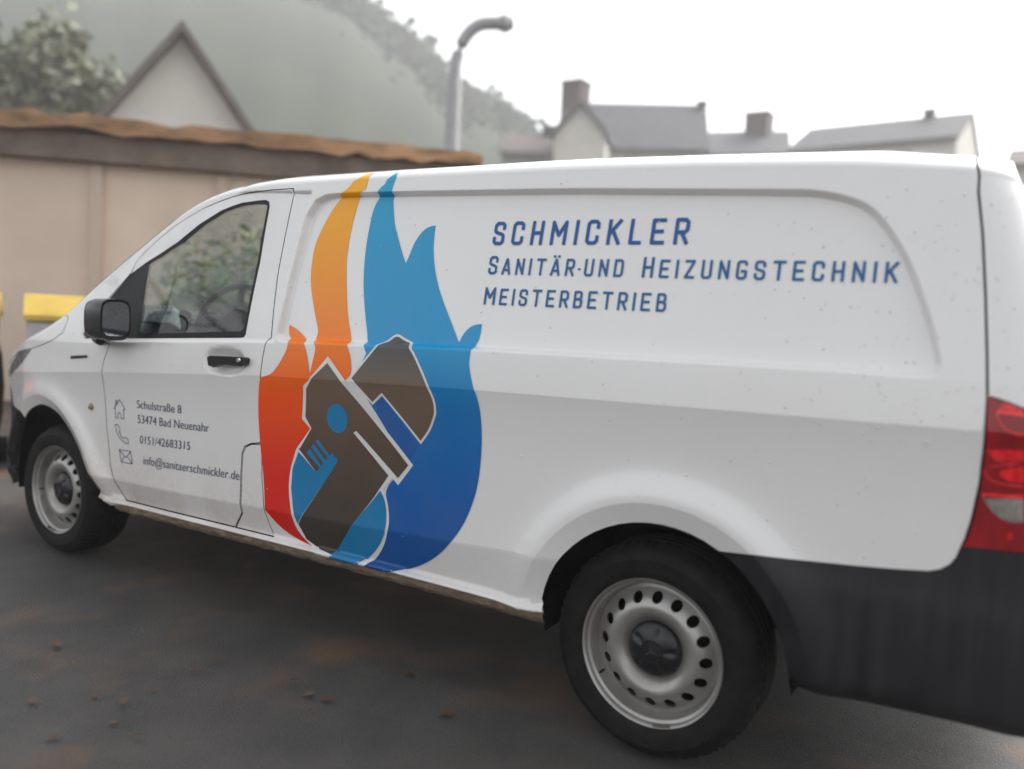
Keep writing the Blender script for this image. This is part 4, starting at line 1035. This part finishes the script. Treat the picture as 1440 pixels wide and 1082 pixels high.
# dark red car nose at the far left
def red_car():
    p = far(8, 560, 7.2); root = empty('parked_car', (p[0]-.02, p[1], 0), 'dark red parked car poking in at the left edge ahead of the van', 'car')
    root.rotation_euler.z = 0.0
    m = plain('dark_red_paint', (.03, .007, .006), .4, coat=.3, nscale=8, var=.1)
    # outline in local x (0 = rear end towards the van, -4 = far end), z
    prof = [(0, .42), (.03, .62), (-.02, .86), (-.12, .98), (-.55, 1.42), (-1.1, 1.49), (-2.2, 1.46), (-2.95, 1.02), (-3.9, .86), (-4.05, .6), (-4.02, .3), (-3.72, .26), (-3.68, .45), (-3.5, .62), (-3.3, .65), (-3.1, .6), (-2.98, .45), (-2.95, .26), (-1.05, .26), (-1.0, .45), (-.85, .6), (-.7, .64), (-.5, .6), (-.36, .45), (-.32, .27), (-.05, .28)]
    bm = bmesh.new(); n = len(prof); rings = []
    for y, k in ((-1.68, 0), (-1.66, 1), (-1.2, 1.02), (-.5, 1.02), (-.04, 1), (0, 0)):
        rings.append([bm.verts.new((x-(.03 if not k else 0)*(1 if x > -2 else -1), y + (.22 if (z > 1.0 and y > -.8) else -.22 if z > 1.0 else 0)*-1, z+(.02 if k > 1 and z > 1.2 else 0))) for x, z in prof])
    for a, b in zip(rings, rings[1:]):
        for k in range(n): bm.faces.new((a[k], a[(k+1) % n], b[(k+1) % n], b[k]))
    bm.faces.new(rings[0]); bm.faces.new(rings[-1][::-1]); from_bm('body', bm, m, root, smooth=True, sharp=.7)
    for x in (-.68, -3.32):
        for y in (-.02, -1.66):
            bm = bmesh.new(); s = 1 if y > -1 else -1; tube(bm, [(x, y, .31), (x, y-s*.2, .31)], .31, 28); w = from_bm('wheel', bm, M['rubber'], root, smooth=True, sharp=.6)
            bm = bmesh.new(); tube(bm, [(x, y+s*.006, .31), (x, y-s*.05, .31)], .2, 24); from_bm('rim', bm, M['steel'], w, smooth=True, sharp=.6)
    for s in (0, 1):
        y = -.205 if s == 0 else -1.475
        bm = bmesh.new(); prism(bm, [(-.5, 1.04), (-.72, 1.36), (-2.15, 1.38), (-2.62, 1.05)], lambda q, k: Vector((q[0], y+(.012 if k else -.012)+(0), q[1]))); from_bm('window', bm, M['gloss_black'], root)
    bm = bmesh.new(); box(bm, -.03, .045, -.35, -.1, .72, .88); from_bm('tail_light', bm, M['mid_red'], root, bevel=.01)
    bm = bmesh.new(); box(bm, -.03, .045, -1.58, -1.33, .72, .88); from_bm('tail_light', bm, M['mid_red'], root, bevel=.01)
    root.rotation_euler.z = math.radians(-8)
red_car()
# house gable behind the garages
def gable_house(root_name, label, pL, pR, apex_z, eave_z, depth, wallm, roofm, over=.4, windows=(), group=None):
    a = Vector((pL[0], pL[1], 0)); b = Vector((pR[0], pR[1], 0)); d = (b-a).normalized(); n = Vector((-d.y, d.x, 0)); w = (b-a).length
    if n.dot(a-Vector(CAM)) < 0: n = -n
    root = empty(root_name, a, label, 'house', group)
    bm = bmesh.new(); f = lambda q, s: d*q[0]+n*(depth if s else 0)+Vector((0, 0, q[1]))
    prism(bm, [(0, 0), (w, 0), (w, eave_z), (w/2, apex_z), (0, eave_z)], f); from_bm('wall', bm, wallm, root)
    sl = (apex_z-eave_z)/(w/2)
    bm = bmesh.new(); o = over
    for s in (0, 1):
        P = [(-o, eave_z-o*sl+.05), (w/2, apex_z+.05), (w/2, apex_z+.32), (-o, eave_z-o*sl+.32)]
        if s: P = [(w-x, z) for x, z in P]
        prism(bm, P, lambda q, k: d*q[0]+n*(depth+.4 if k else -.5)+Vector((0, 0, q[1])))
    from_bm('roof', bm, roofm, root)
    for (u, z, ww, hh) in windows:
        bm = bmesh.new(); prism(bm, [(u-ww/2, z), (u+ww/2, z), (u+ww/2, z+hh), (u-ww/2, z+hh)], lambda q, k: d*q[0]+n*(-.06 if k else .02)+Vector((0, 0, q[1]))); from_bm('window', bm, plain('far_window', (.10, .12, .14), .3), root)
    return root, d, n, w
offwhite = plain('offwhite_render', (.62, .59, .54), .9, nscale=.6, var=.1)
slate = plain('slate_roof', (.12, .118, .125), .7, nscale=3, var=.25)
brownroof = plain('brown_tiles', (.13, .105, .095), .8, nscale=3, var=.25)
gL, gR = far(148, 165, 26), far(352, 185, 26)
gable_house('gabled_house', 'off white pointed gable rising behind the garage roof', gL, gR, float(far(250, 52, 26)[2]), float(far(160, 172, 26)[2]), 9, offwhite, brownroof, .35)
# long houses on the right: wall, ridge parallel to the view
def long_house(label, px0, px1, pyr, pye, dist, roofm, wallm, chim=(), gable=None, tilt=0):
    a = far(px0, pyr, dist); b = far(px1, pyr, dist+tilt); zr = a[2]; ze = float(far(px0, pye, dist)[2])
    A = Vector((a[0], a[1], 0)); B = Vector((b[0], b[1], 0)); d = (B-A).normalized(); n = Vector((-d.y, d.x, 0)); w = (B-A).length
    if n.dot(A-Vector(CAM)) < 0: n = -n
    root = empty('terrace_house', A, label, 'house')
    bm = bmesh.new(); D = 9.0
    prism(bm, [(0, 0), (D, 0), (D, ze), (D/2, zr-.1), (0, ze)], lambda q, k: d*(w-.15 if k else .15)+n*q[0]+Vector((0, 0, q[1]))); from_bm('wall', bm, wallm, root)
    bm = bmesh.new(); sl = (zr-ze)/(D/2)
    for s in (0, 1):
        P = [(-.5, ze-.5*sl+.03), (D/2, zr), (D/2, zr+.28), (-.5, ze-.5*sl+.3)]
        if s: P = [(D-x, z) for x, z in P]
        prism(bm, P, lambda q, k: d*(w if k else 0)+n*q[0]+Vector((0, 0, q[1])))
    rf = from_bm('roof', bm, roofm, root)
    for u, hh, ww in chim:
        bm = bmesh.new(); p = d*(w*u)+n*(D/2-.2); box(bm, p.x-ww/2, p.x+ww/2, p.y-ww/2, p.y+ww/2, zr-1.0, zr+hh); box(bm, p.x-ww/2-.08, p.x+ww/2+.08, p.y-ww/2-.08, p.y+ww/2+.08, zr+hh+.003, zr+hh+.2)
        from_bm('chimney', bm, plain('dark_brick', (.09, .06, .06), .85, nscale=6, var=.3), rf)
    k = 0
    for u in np.arange(2, w-1.5, 2.8):
        bm = bmesh.new(); box(bm, 0, 1.0, -.03, .03, ze-1.9, ze-.7)
        for v in bm.verts: q = d*(u+v.co.x)+n*(v.co.y-.03); v.co = Vector((q.x, q.y, v.co.z))
        from_bm('window', bm, plain('far_glass', (.08, .09, .11), .3), root)
    return root
long_house('grey roofed house with white gable and dark chimney beyond the van roof', 785, 1003, 125, 205, 58, slate, offwhite, [(.09, 1.5, 1.6), (.97, .25, .5)])
gable_house('white_gable_house', 'narrow white gable front beside the grey roofed house', far(778, 220, 55), far(850, 220, 54.5), float(far(812, 150, 55)[2]), float(far(790, 190, 55)[2]), 8, offwhite, slate, .25)
long_house('low grey roofed house between the two larger slate roofs', 995, 1115, 172, 218, 72, slate, plain('grey_render', (.35, .35, .36), .9), [(.62, 1.5, 2.0)])
long_house('wide slate roofed house beyond the rear end of the van', 1112, 1352, 168, 214, 66, slate, offwhite, [(.75, .5, .7)], tilt=-3)
long_house('brown roofed house at the right edge of the photo', 1418, 1560, 196, 235, 60, brownroof, offwhite)
long_house('low house with red roof patch left of the white gable', 705, 790, 172, 215, 62, brownroof, plain('dull_render', (.30, .28, .27), .9), [(.85, .6, 1.0)])
# street lamp
def lamp():
    P = far(641, 75, 22); Pt = far(722, 36, 22)
    root = empty('street_lamp', (P[0], P[1], 0), 'tall pale grey street lamp with a curved arm above the rooftops', 'street lamp')
    z1 = float(P[2])-.2; v = Vector((Pt[0]-P[0], Pt[1]-P[1], 0)); zt = float(Pt[2])
    m = plain('galvanised_pole', (.32, .32, .33), .5, .3, nscale=6, var=.1)
    bm = bmesh.new(); tube(bm, [(0, 0, 0), (0, 0, 3.0), (0, 0, z1-1.4), (0, 0, z1-.3)], [.24, .21, .19, .18], 16); from_bm('pole', bm, m, root, smooth=True)
    bm = bmesh.new(); pts = [(v*(1-math.cos(t))*.55) + Vector((0, 0, z1-.3+(zt-z1+.3)*math.sin(t))) for t in np.linspace(0, PI/2, 9)] + [v*.8+Vector((0, 0, zt+.03))]
    tube(bm, pts, .165, 12); from_bm('arm', bm, m, root, smooth=True)
    bm = bmesh.new(); tube(bm, [v*.72+Vector((0, 0, zt+.02)), v*.85+Vector((0, 0, zt+.03)), v*1.0+Vector((0, 0, zt+.05))], [.17, .24, .14], 14); from_bm('lamp_head', bm, m, root, smooth=True)
lamp()
# wooded hills
def hill_mesh():
    sil = [(-700, -260), (-400, -200), (-200, -120), (0, -70), (200, -50), (380, -35), (480, -2), (540, 48), (600, 92), (628, 132), (660, 150), (706, 160), (725, 190), (760, 205), (1000, 206), (1400, 215), (1700, 240)]
    bm = bmesh.new(); n = 90; xs = np.linspace(-700, 1700, n); ys = np.interp(xs, *np.array(sil).T); rows = []
    for k, f in enumerate((1.0, .86, .72, .58, .44, .30)):
        row = []
        for x, y in zip(xs, ys):
            D = 170-110*(k/5.)
            top = far(x, y+14, 170)[2]; p = far(x, y, D); row.append(bm.verts.new((p[0], p[1], max(0.0, (top)*(1-(k/5.)**1.2)+RNG.normal(0, .4)*(k < 5)) if k < 5 else -.2)))
        rows.append(row)
    back = [bm.verts.new((v.co.x*1.5, v.co.y*1.5, -.2)) for v in rows[0]]
    for a, b in zip([back]+rows, rows):
        for i in range(n-1): bm.faces.new((a[i], a[i+1], b[i+1], b[i]))
    t = NT('hill_woods'); c = t.ramp(t.noise(.08, 8, .65), [(.3, (.014, .024, .011)), (.5, (.020, .032, .014)), (.62, (.03, .04, .016)), (.75, (.026, .030, .016))]); t.color(c).set(Roughness=1); 
    o = from_bm('hill', bm, t.m, None, smooth=True); tag(o, kind='structure')
    # canopy: thousands of leaf clumps = a wood that reads as one mass
    vs = []; fs = []
    R = RNG
    for _ in range(14000):
        x = R.uniform(-300, 745); kk = R.rand()**1.6; y = np.interp(x, *np.array(sil).T); D = 170-95*kk; top = far(x, y+14, 170)[2]; base = max(0, top*(1-kk*.86)**1.2); p = far(x, y, D)
        s = (1.3+1.2*R.rand())*(D/140); cz = base+s*(.4+1.0*R.rand()); b = len(vs)
        for j in range(7):
            q = R.normal(0, .62, 3)*s; nrm = R.normal(0, 1, 3); nrm /= np.linalg.norm(nrm); u = np.cross(nrm, [0, 0, 1.01]); u /= np.linalg.norm(u)+1e-6; w = np.cross(nrm, u); h = s*.42
            c0 = np.array([p[0], p[1], cz])+q*[1, 1, .8]; b = len(vs)
            vs += [tuple(c0+u*h), tuple(c0+w*h*.8), tuple(c0-u*h), tuple(c0-w*h*.8)]; fs.append((b, b+1, b+2, b+3))
    me = bpy.data.meshes.new('distant_wood'); me.from_pydata(vs, [], fs)
    t = NT('wood_foliage'); c = t.ramp(t.noise(.12, 6, .65), [(.32, (.022, .038, .016)), (.48, (.030, .048, .020)), (.6, (.046, .062, .024)), (.72, (.040, .046, .024))]); t.color(c).set(Roughness=1)
    tag(link('distant_wood', me, t.m, None, False), kind='stuff')
hill_mesh()
# trees and shrubs one can single out
def leafy(name, loc, h, w, label, cat, leafcol, nleaf=2200, ls=.05, trunk=True, group=None, bare=False, seed=0):
    R = np.random.RandomState(seed+11); root = empty(name, loc, label, cat, group)
    bm = bmesh.new(); tips = []
    bark = plain('bark', (.07, .055, .045), .9, nscale=20, var=.3)
    def branch(p, d, L, r, lev):
        q = p; pts = [p]; rad = [r]
        for i in range(4):
            d = (d+Vector(R.normal(0, .16, 3))).normalized(); q = q+d*L/4; pts.append(q); rad.append(r*(1-.16*(i+1)))
        tube(bm, pts, rad, 6 if lev else 9)
        if lev >= (5 if h > 9 and bare else 4) or r < .004: tips.append(q); return
        for k in range(3 if lev < 3 else 2):
            nd = (d+Vector(R.normal(0, .62, 3))+Vector((0, 0, .12))).normalized(); branch(pts[2+R.randint(0, 3)], nd, L*.66, r*.55, lev+1)
        tips.append(q)
    branch(Vector((0, 0, 0)), Vector((0, 0, 1)), h*.42, max(.02, h*.018), 0)
    from_bm('trunk', bm, bark, root, smooth=True)
    if not bare:
        vs = []; fs = []; cl = [np.array(t) for t in tips]+[np.array([R.normal(0, w*.3), R.normal(0, w*.3), h*(.15+.75*R.rand())]) for _ in range(26)]
        for _ in range(nleaf):
            c = cl[R.randint(len(cl))]+R.normal(0, w*.085, 3); 
            if c[2] < .03: c[2] = .05+.2*R.rand()
            c[2] = min(c[2], h*(1.0)); nrm = R.normal(0, 1, 3); nrm[2] += .6; nrm /= np.linalg.norm(nrm); u = np.cross(nrm, R.normal(0, 1, 3)); u /= np.linalg.norm(u)+1e-6; ww = np.cross(nrm, u); s = ls*(.6+.8*R.rand()); b = len(vs)
            vs += [tuple(c+u*s), tuple(c+ww*s*.5), tuple(c-u*s), tuple(c-ww*s*.5)]; fs.append((b, b+1, b+2, b+3))
        me = bpy.data.meshes.new('crown'); me.from_pydata(vs, [], fs)
        t = NT('leaves_'+name); a = leafcol; t.color(t.ramp(t.noise(2.2, 5, .6), [(.3, tuple(c*.55 for c in a)), (.5, a), (.72, tuple(min(1, c*1.7) for c in a))])).set(Roughness=.7)
        link('crown', me, t.m, root, False)
    return root
def put(px, d, z=0): p = far(px, 400, d); return (p[0], p[1], 0)
leafy('shrub', put(330, 9.3), 1.8, 1.2, 'low green shrub seen through the cab windows beside the steering wheel', 'shrub', (.16, .22, .09), 7000, .065, seed=1)
leafy('shrub', put(385, 9.1), 2.15, 1.4, 'taller yellow green shrub seen through the upper cab window', 'shrub', (.24, .26, .09), 7500, .065, seed=2)
leafy('shrub', put(450, 9.0), 2.0, 1.8, 'grey green shrub hidden mostly behind the van door pillar', 'shrub', (.18, .22, .12), 4200, .05, seed=3)
leafy('bare_shrub', put(385, 8.6), 2.4, 1.5, 'leafless dark branching shrub seen in the top of the cab window', 'shrub', (.1, .1, .1), bare=True, seed=9)
leafy('tree', put(672, 46), 10.2, 6, 'round pale green tree just right of the street lamp', 'tree', (.16, .2, .09), 12000, .26, seed=4)
leafy('tree', put(425, 38), 8.6, 5, 'pale yellow green tree behind the garage roof left of the street lamp', 'tree', (.22, .24, .10), 11000, .25, seed=5)
leafy('tree', put(560, 42), 8.0, 5, 'bushy dull green tree between the garage roof and the street lamp', 'tree', (.13, .16, .09), 11000, .25, seed=6)
leafy('tree', put(40, 34), 10.5, 6, 'brownish round topped tree at the upper left behind the garages', 'tree', (.20, .21, .14), 12000, .26, seed=8)
for q, (x, y, h, sd) in enumerate(((-15, -8.5, 9.5, 21), (-21, -15, 11, 22))):
    leafy('bare_tree', (x, y, 0), h, 5, ('tall leafless tree left of the camera, mirrored in the cab window', 'second leafless tree farther off beyond the first, left of the camera')[q], 'tree', (.1, .1, .1), bare=True, seed=sd)
# air
def haze():
    bm = bmesh.new(); box(bm, -190, 60, -12, 175, -1, 62); o = from_bm('haze', bm, None, None)
    m = bpy.data.materials.new('haze_air'); m.use_nodes = True; t = m.node_tree; t.nodes.remove(t.nodes['Principled BSDF'])
    v = t.nodes.new('ShaderNodeVolumePrincipled'); v.inputs['Color'].default_value = (1, 1, 1, 1); v.inputs['Density'].default_value = HAZE; v.inputs['Anisotropy'].default_value = 0
    t.links.new(v.outputs[0], t.nodes['Material Output'].inputs['Volume']); o.data.materials.append(m); tag(o, kind='stuff')
HAZE = .0023
haze()

# ------------------------------------------------------------------ light
w = bpy.data.worlds.new('World'); scene.world = w; w.use_nodes = True; nt = w.node_tree
bg = nt.nodes['Background']; sky = nt.nodes.new('ShaderNodeTexSky'); sky.sky_type = 'NISHITA'; sky.sun_disc = False
EL, AZ = math.radians(42), math.radians(25)
sky.sun_elevation = EL; sky.sun_rotation = AZ; sky.air_density = 1.0; sky.dust_density = 4.0; sky.ozone_density = 1.0
hs = nt.nodes.new('ShaderNodeHueSaturation'); hs.inputs['Saturation'].default_value = .13
nt.links.new(sky.outputs[0], hs.inputs['Color']); nt.links.new(hs.outputs[0], bg.inputs['Color']); bg.inputs['Strength'].default_value = .15
sun = bpy.data.lights.new('sun', 'SUN'); so = bpy.data.objects.new('sun', sun); COL.objects.link(so)
sun.energy = .7; sun.angle = math.radians(25); sun.color = (1, .985, .96)
dirv = Vector((math.sin(AZ)*math.cos(EL), math.cos(AZ)*math.cos(EL), math.sin(EL)))
so.rotation_euler = (-dirv).to_track_quat('-Z', 'Y').to_euler()
vs_ = scene.view_settings; vs_.view_transform = 'Standard'; vs_.look = 'None'; vs_.gamma = 1; vs_.use_curve_mapping = False; vs_.exposure = 1.33
cy = scene.cycles; cy.use_denoising = True; cy.max_bounces = 8; cy.transparent_max_bounces = 12; cy.volume_bounces = 4; cy.volume_step_rate = 4; cy.caustics_reflective = False; cy.caustics_refractive = False
